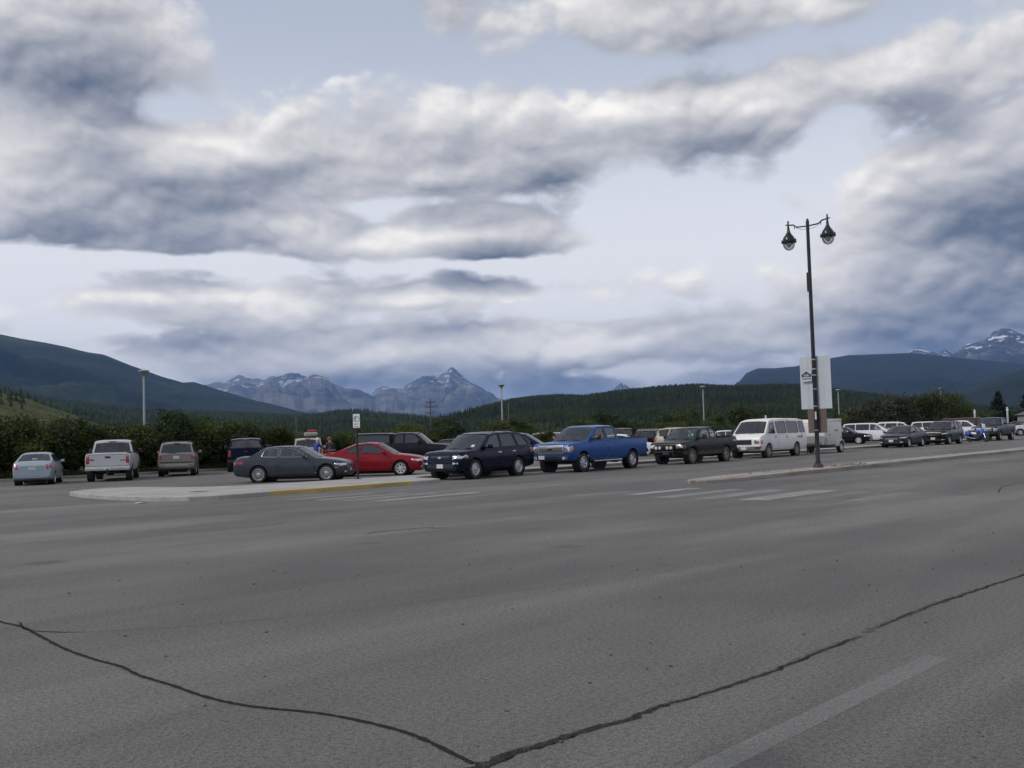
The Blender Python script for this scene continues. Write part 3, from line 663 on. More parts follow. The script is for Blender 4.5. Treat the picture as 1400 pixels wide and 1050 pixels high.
class Kind:
    def __init__(k, **s):
        k.__dict__.update(s); k.parts = []; k.s = s
        L = k.L
        fine = np.arange(0, L + 1e-6, .01); k.fine = fine
        def curve(pts, sm):
            y = np.interp(fine, [p[0] for p in pts], [p[1] for p in pts])
            if sm > .01:
                n = int(sm / .01) | 1; ke = np.hanning(n + 2)[1:-1]; ke /= ke.sum(); y = np.convolve(np.pad(y, n // 2, mode='edge'), ke, 'valid')
            return y
        pf = s.get('front_plan', [(0, .80), (.03, .86), (.10, .91), (.25, .955), (.5, .985), (.9, 1)])
        pr = s.get('rear_plan', [(L - .7, 1), (L - .3, .975), (L - .1, .94), (L - .03, .90), (L, .86)])
        k._w = curve(pf + pr, .08) * k.W / 2; k._t = curve(k.top, s.get('smooth', .14)); k._b = curve(k.bot, .05)
        k.body_mesh()
    def w(k, s): return float(np.interp(s, k.fine, k._w))
    def t(k, s): return float(np.interp(s, k.fine, k._t))
    def b(k, s): return float(np.interp(s, k.fine, k._b))
    def X(k, s): return k.L / 2 - s
    def add(k, name, mesh, mat, parent=None, loc=None, rot=None, mirror=False):
        k.parts.append((name, mesh, mat, parent, loc, rot)); return len(k.parts) - 1
    def addm(k, name, vf, mat, parent=None, angle=35, both=False, par2=None):
        i = k.add(name, me(name, *vf, angle=angle), mat, parent)
        if both:
            j = k.add(name, me(name, *mirror(vf), angle=angle), mat, parent if par2 is None else par2); return i, j
        return i
    def body_mesh(k):
        L = k.L; re = k.s.get('edge', .06); crown = k.s.get('crown', .025); sh = k.s.get('shoulder', .965)
        st = sorted(set([0, .012, .035, .07, .12] + [round(x, 3) for x in np.arange(.18, L - .15, .07)] + [L - .12, L - .07, L - .035, L - .012, L]))
        V, F = [], []; ring = None
        for s in st:
            w, zb, zt = k.w(s), k.b(s), k.t(s); h = zt - zb; e = min(re, h * .3)
            half = [(0, zb), (.75 * w, zb), (.93 * w, zb + .03), (.978 * w, zb + .14 * h), (.996 * w, zb + .36 * h), (w, zb + .55 * h), (.994 * w, zb + .74 * h), (sh * w, zt - e), (sh * w - .28 * e, zt - .3 * e), (sh * w - e, zt - .04 * e), (.6 * sh * w, zt + crown * .55), (0, zt + crown)]
            full = half + [(-y, z) for y, z in half[-2:0:-1]]; ring = len(full)
            V += [(L / 2 - s, y, z) for y, z in full]
        ns = len(st)
        for i in range(ns - 1):
            for j in range(ring):
                F.append((i * ring + j, (i + 1) * ring + j, (i + 1) * ring + (j + 1) % ring, i * ring + (j + 1) % ring))
        F.append(tuple(range(ring))); F.append(tuple(range((ns - 1) * ring, ns * ring))[::-1])
        m = me('body', V, F); o = bpy.data.objects.new('tmp', m); COL.objects.link(o); cut = []
        bmx = bmesh.new(); bmx.from_mesh(m); bmesh.ops.recalc_face_normals(bmx, faces=bmx.faces); bmx.to_mesh(m); bmx.free()
        ra = k.r + k.s.get('arch', .055)
        cv = []
        for s in k.wheels:
            for sd in (1, -1):
                w = k.w(s); y0, y1 = w - .32, w + .3
                c = shift(lathe([(ra, y0), (ra, y1)], 36, 'y'), (k.X(s), 0, k.r + .01)); cv.append(c if sd > 0 else mirror(c))
        if k.s.get('bed'):
            s0, s1, z0 = k.bed; wi = k.W / 2 - .16; cv.append(box(k.X(s1), k.X(s0), -wi, wi, z0, 3.0))
        for c in cv:
            cm = me('cut', *c); bb = bmesh.new(); bb.from_mesh(cm); bmesh.ops.recalc_face_normals(bb, faces=bb.faces); bb.to_mesh(cm); bb.free()
            co = bpy.data.objects.new('cut', cm); COL.objects.link(co); cut.append(co)
            md = o.modifiers.new('b', 'BOOLEAN'); md.operation = 'DIFFERENCE'; md.object = co; md.solver = 'EXACT'
        bpy.context.view_layer.update()
        dg = bpy.context.evaluated_depsgraph_get(); nm = bpy.data.meshes.new_from_object(o.evaluated_get(dg)); nm.name = 'body'
        bpy.data.objects.remove(o)
        for c in cut: bpy.data.objects.remove(c)
        nm.materials.clear(); nm.shade_smooth(); nm.set_sharp_from_angle(angle=R(32))
        k.bvh = BVHTree.FromPolygons([q.co.copy() for q in nm.vertices], [tuple(p.vertices) for p in nm.polygons])
        k.body = k.add('body', nm, 'paint')
        # wheels and the liners of their arches
        rim = k.s.get('rim', k.r * .62); ty, ri, hu = wheel_meshes(k.r, rim, k.s.get('spokes', 5), k.s.get('style', 'wide'), k.s.get('tw', .21))
        tw = k.s.get('tw', .21)
        for s in k.wheels:
            for sd in (1, -1):
                y = (k.w(s) - tw / 2 - .012) * sd; rt_ = (0, 0, 0) if sd > 0 else (0, 0, math.pi)
                i = k.add('wheel', hu, DARKM, None, (k.X(s), y, k.r), rt_); k.add('tyre', ty, 'tyre', i); k.add('rim', ri, 'rim', i)
                w = k.w(s); ln = shift(lathe([(.01, w - .30), (ra - .006, w - .30), (ra - .006, w - .03)], 30, 'y', False), (k.X(s), 0, k.r + .01))
                k.add('wheel_arch', me('wheel_arch', *(ln if sd > 0 else mirror(ln)), angle=35), BLACKP)
        # dark underside
        s0, s1 = k.wheels; z = min(k.b(s0 + .6), k.b(L / 2))
        k.addm('chassis', join(box(k.X(s1) - .25, k.X(s0) + .25, -.42, .42, z - .10, z + .08), shift(lathe([(.05, -k.W / 2 + .2), (.05, k.W / 2 - .2)], 10, 'y'), (k.X(s0), 0, k.r)), shift(lathe([(.06, -k.W / 2 + .2), (.06, k.W / 2 - .2)], 10, 'y'), (k.X(s1), 0, k.r)), shift(lathe([(.13, -.15), (.13, .15)], 10, 'y'), (k.X(s1), 0, k.r))), BLACKP)
    # sheets laid on the body: polygon in the plane square to a direction, dropped on to the surface
    def drop(k, ang, ref, poly, off=.006, back=.02, step=.09, holes=()):
        a = R(ang); d = Vector((math.cos(a), math.sin(a), 0)); tx = Vector((-math.sin(a), math.cos(a), 0))
        v, f = cdt(poly, holes, step); out = []
        for (t, z) in v:
            o = Vector((ref[0], ref[1], 0)) + tx * t; o.z = z; o += d * 3
            hit = k.bvh.ray_cast(o, -d)[0]
            if hit is None:
                hit = k.bvh.find_nearest(o - d * 2.7)[0]; hit = Vector((hit.x, hit.y, hit.z))
            out.append(hit + d * off)
        n = len(out); V = [tuple(q) for q in out] + [tuple(q - d * (off + back)) for q in out]; F = []
        cnt = {}
        for q in f:
            e = [q[i] for i in range(3)]
            p0, p1, p2 = (Vector(V[i]) for i in e)
            if (p1 - p0).cross(p2 - p0).dot(d) < 0: e.reverse()
            F.append(tuple(e))
            for i in range(3): cnt[(e[i], e[(i + 1) % 3])] = 1
        for (i, j) in list(cnt):
            if (j, i) not in cnt: F.append((j, i, i + n, j + n))
        return V, F
    def front(k, poly, **kw): return k.drop(0, (0, 0), poly, **kw)
    def rear(k, poly, **kw): return k.drop(180, (0, 0), [(-y, z) for y, z in poly], **kw)
    def side(k, poly, **kw): return k.drop(90, (0, 0), [(s - k.L / 2, z) for s, z in poly], **kw)
    def corner(k, ang, s, y, poly, **kw): return k.drop(ang, (k.X(s), y), poly, **kw)
    # ---------------------------------------------------------------- cabin
    def cabin(k, A0, A1, roof, C1, C0, tum, windows, bf=.14, br=.08, crown=.05, rear_glass=True, tint=None, trim=BLACKP, wv=(.06, .93), rv=(.08, .92), seats=((1, 1),), seat_mat=None, mat='paint', name='cabin', front_glass=True, ru=.90):
        pts = [A0, A1] + roof + [C1, C0]; sx = [p[0] for p in pts]; zx = [p[1] for p in pts]
        zmax = max(zx)
        def zu(s): return float(np.interp(s, sx, zx))
        def bel(s): return k.t(s)
        def yy(s, z): return k.w(min(max(s, .3), k.L - .12)) * .965 - .035 - tum * min(1, max(0, (z - bel(s)) / (zmax - bel(s))))
        def P3(s, z, off=0.): return (k.X(s), yy(s, z) + off, z)
        N = 6
        aline = [(A0[0] + (A1[0] - A0[0]) * i / N, A0[1] + (A1[1] - A0[1]) * i / N) for i in range(N + 1)]
        cline = [(C1[0] + (C0[0] - C1[0]) * i / N, C1[1] + (C0[1] - C1[1]) * i / N) for i in range(N + 1)]
        rl = [A1] + roof + [C1]; rline = []
        for p, q in zip(rl, rl[1:]):
            n = max(1, int((q[0] - p[0]) / .18)); rline += [(p[0] + (q[0] - p[0]) * i / n, p[1] + (q[1] - p[1]) * i / n) for i in range(n)]
        rline.append(C1)
        nb = 14; bline = [(C0[0] + (A0[0] - C0[0]) * i / nb, 0) for i in range(1, nb)]; bline = [(s, bel(s) - .03) for s, _ in bline]
        outer = aline[:-1] + rline[:-1] + cline + bline
        wp = []
        for (s0b, s0t, s1b, s1t, *rest) in windows:
            zb_ = .03; zt_ = rest[0] if rest else .06; n = 6
            bot = [(s0b + (s1b - s0b) * i / n, 0) for i in range(n + 1)]; bot = [(s, bel(s) + zb_) for s, _ in bot]
            tp = [(s1t + (s0t - s1t) * i / n, 0) for i in range(n + 1)]; tp = [(s, zu(s) - zt_) for s, _ in tp]
            # round the corners a little
            pl = bot + tp; out = []
            for i, p in enumerate(pl):
                a_, c_ = Vector(pl[i - 1]), Vector(pl[(i + 1) % len(pl)]); p = Vector(p); d1, d2 = (a_ - p), (c_ - p)
                if d1.length > .02 and d2.length > .02 and d1.normalized().dot(d2.normalized()) > -.9:
                    q = .045; out += [tuple(p + d1.normalized() * min(q, d1.length * .4)), tuple(p + (d1.normalized() + d2.normalized()) * q * .25), tuple(p + d2.normalized() * min(q, d2.length * .4))]
                else: out.append(tuple(p))
            wp.append(out)
        v, f = cdt(outer, wp); S = [P3(s, z) for s, z in v], [tuple(q) for q in f]
        def orient(vf, d):
            V_, F_ = vf; o_ = []
            for q in F_:
                p0, p1, p2 = (Vector(V_[i]) for i in q[:3])
                o_.append(q if (p1 - p0).cross(p2 - p0).dot(Vector(d)) > 0 else tuple(reversed(q)))
            return V_, o_
        S = orient(S, (0, 1, 0)); pieces = [S, mirror(S)]
        def screen(line, bulge, sgn):
            def fn(u, v_):
                s = float(np.interp(v_, np.linspace(0, 1, N + 1), [p[0] for p in line])); z = float(np.interp(v_, np.linspace(0, 1, N + 1), [p[1] for p in line]))
                return (k.X(s + sgn * bulge * (1 - u * u)), u * yy(s, z), z + crown * v_ * (1 - u ** 4))
            return fn
        fF = screen(aline, bf, -1); fR = screen(cline[::-1], br, 1)
        ring = [(-1 + 2 * i / 10, 0) for i in range(11)] + [(1, i / N) for i in range(1, N)] + [(1 - 2 * i / 10, 1) for i in range(11)] + [(-1, 1 - i / N) for i in range(1, N)]
        def hole(u, v0, v1): return [(-u, v0), (-u * .5, v0 - .012), (0, v0 - .015), (u * .5, v0 - .012), (u, v0), (u * .985, v1 - .05), (u * .95, v1), (u * .5, v1 + .01), (0, v1 + .012), (-u * .5, v1 + .01), (-u * .95, v1), (-u * .985, v1 - .05)]
        hF = hole(.93, *wv); hR = hole(ru, *rv)
        v, f = cdt(ring, [hF] if front_glass else [], .25); pieces.append(orient(([fF(*q) for q in v], f), (1, 0, .3)))
        v, f = cdt(ring, [hR] if rear_glass else [], .25); pieces.append(orient(([fR(*q) for q in v], f), (-1, 0, .3)))
        V, F = [], []; nu = 14
        for i, (s, z) in enumerate(rline):
            t = i / (len(rline) - 1); bl = -bf * (1 - t) + br * t
            for j in range(nu + 1):
                u = -1 + 2 * j / nu; u = math.copysign(abs(u) ** .75, u)
                V.append((k.X(s + bl * (1 - u * u)), u * yy(s, z), z + crown * (1 - u ** 4)))
        for i in range(len(rline) - 1):
            for j in range(nu): q = i * (nu + 1) + j; F.append((q, q + 1, q + nu + 2, q + nu + 1))
        pieces.append(orient((V, F), (0, 0, 1)))
        V, F = join(*pieces); bm = bmesh.new(); bv = [bm.verts.new(p) for p in V]
        for q in F:
            try: bm.faces.new([bv[i] for i in q])
            except ValueError: pass
        bmesh.ops.remove_doubles(bm, verts=bm.verts, dist=.004)
        m = bpy.data.meshes.new(name); bm.to_mesh(m); bm.free(); m.shade_smooth(); m.set_sharp_from_angle(angle=R(40))
        ci = k.add(name, m, mat)
        def inn(vf, d): return [(p[0] + d[0], p[1] + d[1], p[2] + d[2]) for p in vf[0]], vf[1]
        if front_glass:
            v, f = cdt(hF, (), .25); i = k.addm('windshield', orient(([fF(*q) for q in v], f), (1, 0, .3)), GLASS); k.ws = fF
            k.addm('wiper', join(tube([fF(-.75, .03), [q + e for q, e in zip(fF(-.2, .10), (.02, 0, .01))]], .012, 5), tube([fF(.05, .03), [q + e for q, e in zip(fF(.6, .10), (.02, 0, .01))]], .012, 5)), BLACKP, i)
        if rear_glass:
            v, f = cdt(hR, (), .25); k.addm('rear_window', orient(([fR(*q) for q in v], f), (-1, 0, .3)), GLASSD if tint else GLASS); k.rw = fR
        for n_, pl in enumerate(wp):
            v, f = cdt(pl); g_ = orient(([P3(s, z, -.006) for s, z in v], f), (0, 1, 0)); gm = GLASSD if tint and n_ in tint else GLASS
            i, j = k.addm('side_window', g_, gm, both=True)
            if trim is not None:
                tr = tube([P3(s, z, .002) for s, z in pl + pl[:1]], .011, 5); k.addm('window_trim', tr, trim, i, par2=j, both=True)
        # what shows inside: the dark tub, a dashboard and seats
        sa, sc_ = A0[0] + .12, C0[0] - .08; zz = [bel(s) for s in (sa, sc_)]; hw = yy((sa + sc_) / 2, bel((sa + sc_) / 2)) - .06
        tub = ([(k.X(sa), -hw * .96, zz[0] + .036), (k.X(sa), hw * .96, zz[0] + .036), (k.X(sc_), hw * .96, zz[1] + .036), (k.X(sc_), -hw * .96, zz[1] + .036)], [(0, 1, 2, 3)])
        ii = k.addm('interior', join(tub, rbox(k.X(sa + .62), k.X(sa + .05), -hw * .93, hw * .93, zz[0] - .05, zz[0] + .075, .03)), DASH)
        zr = zmax - (zz[0] + .03); sm = seat_mat or SEATM
        for (sf, cnt) in seats:
            s = A0[0] + sf; z = bel(s)
            for y in ((-.37, .37) if cnt == 2 else (-.5, 0, .5)):
                wd = .24 if cnt == 2 else .22
                k.addm('seat', join(rbox(k.X(s) - .07, k.X(s) + .07, y - wd, y + wd, z - .05, z + zr * .42, .04), rbox(k.X(s) - .06, k.X(s) + .05, y - .12, y + .12, z + zr * .46, z + zr * .74, .04)), sm, ii)
        if front_glass:
            k.addm('steering_wheel', shift(tube([(.06 * math.cos(t), .18 * math.cos(t), .18 * math.sin(t)) for t in np.linspace(0, 2 * math.pi, 15)], .014, 5), (k.X(sa + .68), .37, zz[0] + .06)), DASH, ii)
        k.yy, k.bel, k.zu, k.ci, k.C1, k.A1 = yy, bel, zu, ci, C1, A1
        return ci
    # ---------------------------------------------------------------- fittings
    def doors(k, spans, z0=.0, mat='paint', handle='paint', hz=.13):
        """spans: (front s, rear s) of each door; lower edge follows the sill"""
        for (s0, s1) in spans:
            ra = k.r + k.s.get('arch', .055) + .085
            def cut(s, z):                                             # keep clear of the wheel arch
                for ws in k.wheels:
                    d = math.hypot(s - ws, z - k.r)
                    if d < ra: return ws + (s - ws) * ra / d, k.r + (z - k.r) * ra / d
                return s, z
            lo = k.b((s0 + s1) / 2) + .12 + z0; pl = []
            n = 6
            for i in range(n + 1): pl.append(cut(s0 + (s1 - s0) * i / n, lo))
            for i in range(1, n): pl.append(cut(s1, lo + (k.t(s1) - .055 - lo) * i / n))
            for i in range(n + 1): s = s1 + (s0 - s1) * i / n; pl.append((s, k.t(s) - .055))
            for i in range(1, n): pl.append(cut(s0, k.t(s0) - .055 + (lo - k.t(s0) + .055) * i / n))
            c = Vector((sum(p[0] for p in pl) / len(pl), sum(p[1] for p in pl) / len(pl)))
            big = [tuple(Vector(p) + (Vector(p) - c).normalized() * .014) for p in pl]
            k.addm('door_gap', k.side(big, off=.002, step=.2), SEAM, both=True)
            i, j = k.addm('door', k.side(pl, off=.005, step=.14), mat, both=True)
            hs, hz_ = s1 - .18, k.t(s1 - .18) - hz - .03
            h = k.side([(hs - .10, hz_ - .018), (hs + .10, hz_ - .018), (hs + .10, hz_ + .018), (hs - .10, hz_ + .018)], off=.035, step=None)
            k.addm('handle', h, handle, i, par2=j, both=True)
    def mirrors(k, s, z, size=(.10, .17, .13), mat='paint', out=.02):
        y = k.w(s) * .95; dx, dy, dz = size
        k.addm('side_mirror', join(rbox(k.X(s) - dx / 2, k.X(s) + dx / 2, y + out + .03, y + out + .03 + dy, z - dz / 2, z + dz / 2, .03), tube([(k.X(s), y - .05, z - dz * .3), (k.X(s), y + out + .06, z - dz * .3)], .025, 6)), mat, both=True)
    def bumper(k, end, z0, z1, off, mat, y1=.97, wrap=True):
        hw = k.w(.25) * y1; pl = [(-hw, z0), (hw, z0), (hw, z1), (-hw, z1)]
        return k.addm('bumper', (k.front if end == 'front' else k.rear)(pl, off=off, back=.06, step=.12), mat)
    def plate(k, end, z, y=0., mat=None, off=.02):
        pl = [(y - .15, z - .075), (y + .15, z - .075), (y + .15, z + .075), (y - .15, z + .075)]
        return k.addm('license_plate', (k.front if end == 'front' else k.rear)(pl, off=off, step=None), mat or PLATE)
    def grille(k, hw, z0, z1, bars, mat=BLACKP, barm=CHROME, frame=None, off=.008, hw2=None, vert=0):
        hw2 = hw2 or hw
        if frame is not None:
            e = .05; k.addm('grille_frame', k.front([(-hw2 - e, z0 - e), (hw2 + e, z0 - e), (hw + e, z1 + e), (-hw - e, z1 + e)], off=off * .6 + .012, step=.12), frame)
            off += .012
        i = k.addm('grille', k.front([(-hw2, z0), (hw2, z0), (hw, z1), (-hw, z1)], off=off, step=.12), mat)
        for b_ in range(bars):
            z = z0 + (z1 - z0) * (b_ + .5) / bars; h = (z1 - z0) / bars * .28; w = hw2 + (hw - hw2) * (z - z0) / (z1 - z0) - .015
            k.addm('grille_bar', k.front([(-w, z - h), (w, z - h), (w, z + h), (-w, z + h)], off=off + .012, step=.15), barm, i)
        return i
    def lamps(k, ang, s, y, poly, mat, name, off=.008):
        return k.addm(name, k.corner(ang, s, y, poly, off=off, step=.07), mat, both=True)

class Car:
    pass
def place(k, name, label, cat, a, b_, heading, mats, group=None, z=0., world=None, drop_parts=()):
    """one vehicle of a kind: every part a copy sharing the kind's meshes; heading clockwise from +Y"""
    p = G(a, b_, z) if world is None else Vector((world[0], world[1], z))
    root = empty(name, p, math.pi / 2 - R(heading)); tag(root, label, cat, group); obs = []
    dm = {'tyre': RUBBER, 'rim': ALLOY, 'trim2': BLACKP}; dm.update(mats)
    for (n, m, mt, par, loc, rot) in k.parts:
        mt = dm.get(mt, mt) if isinstance(mt, str) else mt
        mt = dm.get(mt.name, mt) if hasattr(mt, 'name') else mt
        o = link(n, m, root if par is None else obs[par], loc, rot, mt); obs.append(o)
    return root
# ------------------------------------------------------------------ the kinds of vehicle in the car park (metres, s measured from the nose)
K = {}
def std_bot(L, c=.22, f=.20, r_=.26): return [(0, f + .06), (.08, f), (.5, c), (L - .6, c), (L - .1, r_), (L, r_ + .08)]

def sedan(name, L=4.58, W=1.77, H=1.45, wb=2.76, fo=.80, r_=.32, spokes=10, style='multi', belt=.96, rear_lift=.10, two_door=False, chrome=BLACKP, rake=0., seat_mat=None):
    s0, s1 = fo, fo + wb; T = L - s1
    k = Kind(L=L, W=W, wheels=(s0, s1), r=r_, spokes=spokes, style=style, rim=r_ * .70,
             top=[(0, .63), (.012, .70), (.05, .76), (.3, .825), (.7, .89), (1.1, .935), (1.35, belt - .01), (2.2, belt), (3.2, belt + .03), (L - .95, belt + rear_lift - .02), (L - .55, belt + rear_lift), (L - .16, belt + rear_lift - .01), (L - .05, belt - .02), (L, belt - .14)],
             bot=std_bot(L, .20, .20, .26), edge=.085, crown=.03, shoulder=.955)
    A0 = (1.22 - rake, k.t(1.22) - .01); A1 = (2.02 - rake * .5, H - .095)
    C1 = (L - 1.28, H - .10); C0 = (L - .62, k.t(L - .62) - .015)
    if two_door: C1 = (L - 1.55, H - .09); C0 = (L - .55, k.t(L - .55) - .01)
    mid = (A1[0] + C1[0]) / 2; roof = [(A1[0] + .22, H - .058), (mid, H - .042), (C1[0] - .3, H - .06)]
    if two_door: win = [(A0[0] + .30, A0[0] + .66, 2.72, 2.60), (2.80, 2.69, L - 1.02, L - 1.40)]
    else: win = [(A0[0] + .32, A0[0] + .70, mid + .02, mid - .02), (mid + .10, mid + .06, C0[0] - .55, C1[0] + .02)]
    k.cabin(A0, A1, roof, C1, C0, .20, win, bf=.16, br=.10, trim=chrome, crown=.042, seats=((.95, 2), (1.9, 3)), seat_mat=seat_mat)
    if two_door: k.doors([(1.30, 2.78)])
    else: k.doors([(1.25, mid + .04), (mid + .07, s1 - .10)])
    k.mirrors(A0[0] + .42, belt + .06)
    return k
def front_trim(k, L, W, zl=.66, grh=(.33, .55, .68), bars=3, barm=CHROME, frame=None, plate=True, low=True):
    y = W / 2
    k.lamps(34, .16, y - .16, [(-.20, zl - .07), (.08, zl - .06), (.27, zl + .01), (.25, zl + .055), (-.02, zl + .05), (-.20, zl + .03)], LAMPC, 'headlight')
    k.grille(grh[0], grh[1], grh[2], bars, barm=barm, frame=frame)
    if low: k.addm('air_intake', k.front([(-y * .62, .30), (y * .62, .30), (y * .55, .44), (-y * .55, .44)], off=.006, step=.12), BLACKP)
    k.lamps(15, .05, y - .22, [(-.09, .33), (.09, .33), (.09, .41), (-.09, .41)], LAMPW, 'fog_light')
    if plate: k.plate('front', .46)

# dark grey four-door sedan seen from its right side
k = K['merc'] = sedan('merc', 4.58, 1.77, 1.45, 2.76, .77, .325, 9, 'multi', .955, .085, chrome=CHROME, seat_mat=SEATB)
front_trim(k, 4.58, 1.77, .655, (.30, .50, .66), 4, frame=CHROME)
k.lamps(140, 4.45, .74, [(-.28, .72), (.10, .74), (.16, .88), (-.30, .86)], LAMPR, 'tail_light')
k.addm('side_moulding', k.side([(1.15, .335), (3.3, .345), (3.3, .37), (1.15, .36)], off=.014, step=.15), CHROME, both=True)
k.lamps(60, .38, .80, [(-.06, .52), (.08, .52), (.08, .555), (-.06, .555)], LAMPO, 'side_marker')
k.plate('rear', .62); k.addm('antenna', rbox(k.X(3.35) - .09, k.X(3.35) + .09, -.02, .02, 1.42, 1.49, .015), 'paint')
star = join(lathe([(.075, -.008), (.075, .008), (.06, .008), (.06, -.008)], 16, 'x', False), box(-.006, .006, -.008, .008, 0, .07), box(-.006, .006, -.055, .0, -.045, -.03), box(-.006, .006, .0, .055, -.045, -.03))
k.addm('emblem', shift(star, (k.X(-.012), 0, .62)), CHROME)

# silver-blue small sedan seen from behind
k = K['accent'] = sedan('accent', 4.28, 1.69, 1.47, 2.50, .83, .295, 6, 'wide', .975, .09, rake=.08)
front_trim(k, 4.28, 1.69, .655)
k.lamps(146, 4.16, .70, [(-.22, .70), (.16, .70), (.17, .93), (-.04, .94), (-.22, .88)], LAMPR, 'tail_light')
k.addm('plate_recess', k.rear([(-.34, .66), (.34, .66), (.30, .86), (-.30, .86)], off=.004, step=.12), 'paint2')
k.plate('rear', .76, off=.014); k.addm('rear_moulding', k.rear([(-.36, .865), (.36, .865), (.36, .89), (-.36, .89)], off=.02, step=.12), CHROME)
k.addm('bumper_line', k.rear([(-.74, .56), (.74, .56), (.74, .585), (-.74, .585)], off=.008, step=.12), SEAM)
k.addm('bumper_slot', k.rear([(-.70, .40), (.70, .40), (.70, .425), (-.70, .425)], off=.01, step=.12), CHROME)
k.addm('brake_light', shift(rbox(-.03, .03, -.10, .10, -.02, .02, .01), (k.X(3.72), 0, 1.13)), LAMPR)
k.addm('antenna', tube([(k.X(3.1), 0, 1.44), (k.X(3.28), 0, 1.66)], .006, 5), BLACKP)
k.addm('parcel', rbox(k.X(3.55), k.X(3.3), -.14, .10, 1.06, 1.19, .03), PLATE)

# red two-door coupe seen from its right side
k = K['coupe'] = sedan('coupe', 4.45, 1.72, 1.48, 2.61, .92, .315, 7, 'thin', .97, .09, two_door=True)
front_trim(k, 4.45, 1.72, .66, (.34, .50, .60), 2)
k.lamps(142, 4.3, .70, [(-.24, .74), (.10, .76), (.18, .93), (-.24, .93)], LAMPR, 'tail_light'); k.plate('rear', .60)
sp = join(rbox(k.X(4.36), k.X(4.12), -.62, .62, 1.155, 1.185, .012), box(k.X(4.28), k.X(4.22), -.52, -.47, 1.03, 1.16), box(k.X(4.28), k.X(4.22), .47, .52, 1.03, 1.16))
k.addm('spoiler', sp, 'paint')

# dark sedan seen from in front
k = K['camry'] = sedan('camry', 4.80, 1.82, 1.47, 2.77, .95, .32, 7, 'wide', .98, .10)
front_trim(k, 4.80, 1.82, .665, (.42, .52, .65), 3)
k.lamps(140, 4.66, .76, [(-.26, .74), (.10, .76), (.18, .95), (-.28, .94)], LAMPR, 'tail_light'); k.plate('rear', .8)

def suv(L, W, H, wb, fo, r_, belt, spokes=5, style='wide', rear_lean=.35, hood=1.02, tint=(1, 2), boxy=0., cl=.27, tum=.15, rack=True, nwin=3, A=(1.24, 2.02), arch=.06, seat_mat=None, rv=(.10, .90), fp=None):
    s0, s1 = fo, fo + wb
    kw = {} if fp is None else {'front_plan': fp}
    k = Kind(L=L, W=W, wheels=(s0, s1), r=r_, spokes=spokes, style=style, rim=r_ * .62, arch=arch, tw=.23,
             top=[(0, .76), (.015, .88), (.05, .96), (.2, hood), (.7, hood + .035), (A[0] + .1, belt - .02), (2.2, belt), (3.2, belt + .02), (L - .35, belt + .05), (L - .06, belt + .05), (L, belt - .02)],
             bot=std_bot(L, cl, cl - .01, cl + .06), edge=.075, crown=.035, shoulder=.96, rear_plan=[(L - .8, 1), (L - .3, .98), (L - .1, .955), (L - .03, .93), (L, .90)], **kw)
    A0 = (A[0], k.t(A[0]) - .01); A1 = (A[1], H - .13); C1 = (L - rear_lean - .12, H - .12); C0 = (L - .10, k.t(L - .1) - .02)
    roof = [(A1[0] + .3, H - .07), ((A1[0] + C1[0]) / 2, H - .05), (C1[0] - .5, H - .055)]
    b1 = 2.55; b2 = s1 - .08
    win = [(A0[0] + .34, A0[0] + .74, b1, b1 - .05), (b1 + .09, b1 + .05, b2 + .05, b2 - .12)]
    if nwin == 3: win.append((b2 + .15, b2 - .02, C0[0] - .30, C1[0] - .02))
    k.cabin(A0, A1, roof, C1, C0, tum, win, bf=.14, br=.05, tint=tint, crown=.05, seats=((.95, 2), (1.9, 3)), rv=rv, seat_mat=seat_mat)
    k.doors([(A0[0] + .05, b1 + .03), (b1 + .06, b2 - .06)], handle=CHROME)
    k.mirrors(A0[0] + .45, belt + .08, (.11, .2, .16))
    if rack:
        for sd in (1,):
            y = k.yy(3, H - .1) - .10; z = H - .01
            k.addm('roof_rail', tube([(k.X(A1[0] + .35), y, z - .05), (k.X(A1[0] + .42), y, z + .03), (k.X(C1[0] - .25), y, z + .03), (k.X(C1[0] - .15), y, z - .05)], .018, 6), 'rail', both=True)
        for s in (A1[0] + .75, C1[0] - .6): k.addm('roof_bar', tube([(k.X(s), -y, z + .03), (k.X(s), y, z + .03)], .016, 6), 'rail')
    return k
# navy SUV at the kerb
k = K['mdx'] = suv(4.79, 1.95, 1.78, 2.70, .93, .375, 1.13, 7, 'wide', .62, 1.05, tint=(1, 2), cl=.31)
y = 1.95 / 2
k.lamps(36, .18, y - .18, [(-.26, .76), (.08, .78), (.30, .86), (.26, .93), (-.02, .93), (-.26, .89)], LAMPC, 'headlight')
k.lamps(58, .40, y - .05, [(-.02, .79), (.12, .82), (.12, .90), (-.02, .89)], LAMPO, 'turn_signal', off=.012)
k.grille(.46, .78, .90, 2, barm=BLACKP); k.addm('emblem', k.front([(.09 * math.cos(t), .835 + .04 * math.sin(t)) for t in np.linspace(0, 2 * math.pi, 12, endpoint=False)], off=.03, step=None), CHROME)
k.addm('lower_grille', k.front([(-.62, .44), (.62, .44), (.66, .60), (-.66, .60)], off=.006, step=.12), BLACKP)
k.lamps(18, .06, y - .26, [(-.11, .58), (.11, .58), (.11, .66), (-.11, .66)], LAMPW, 'fog_light')
k.plate('front', .52); k.plate('rear', .9)
k.lamps(145, 4.66, .84, [(-.20, .90), (.14, .92), (.16, 1.12), (-.2, 1.12)], LAMPR, 'tail_light')
k.addm('sill_cladding', k.side([(1.45, .30), (3.10, .30), (3.10, .42), (1.45, .42)], off=.02, step=.15), 'paint', both=True)
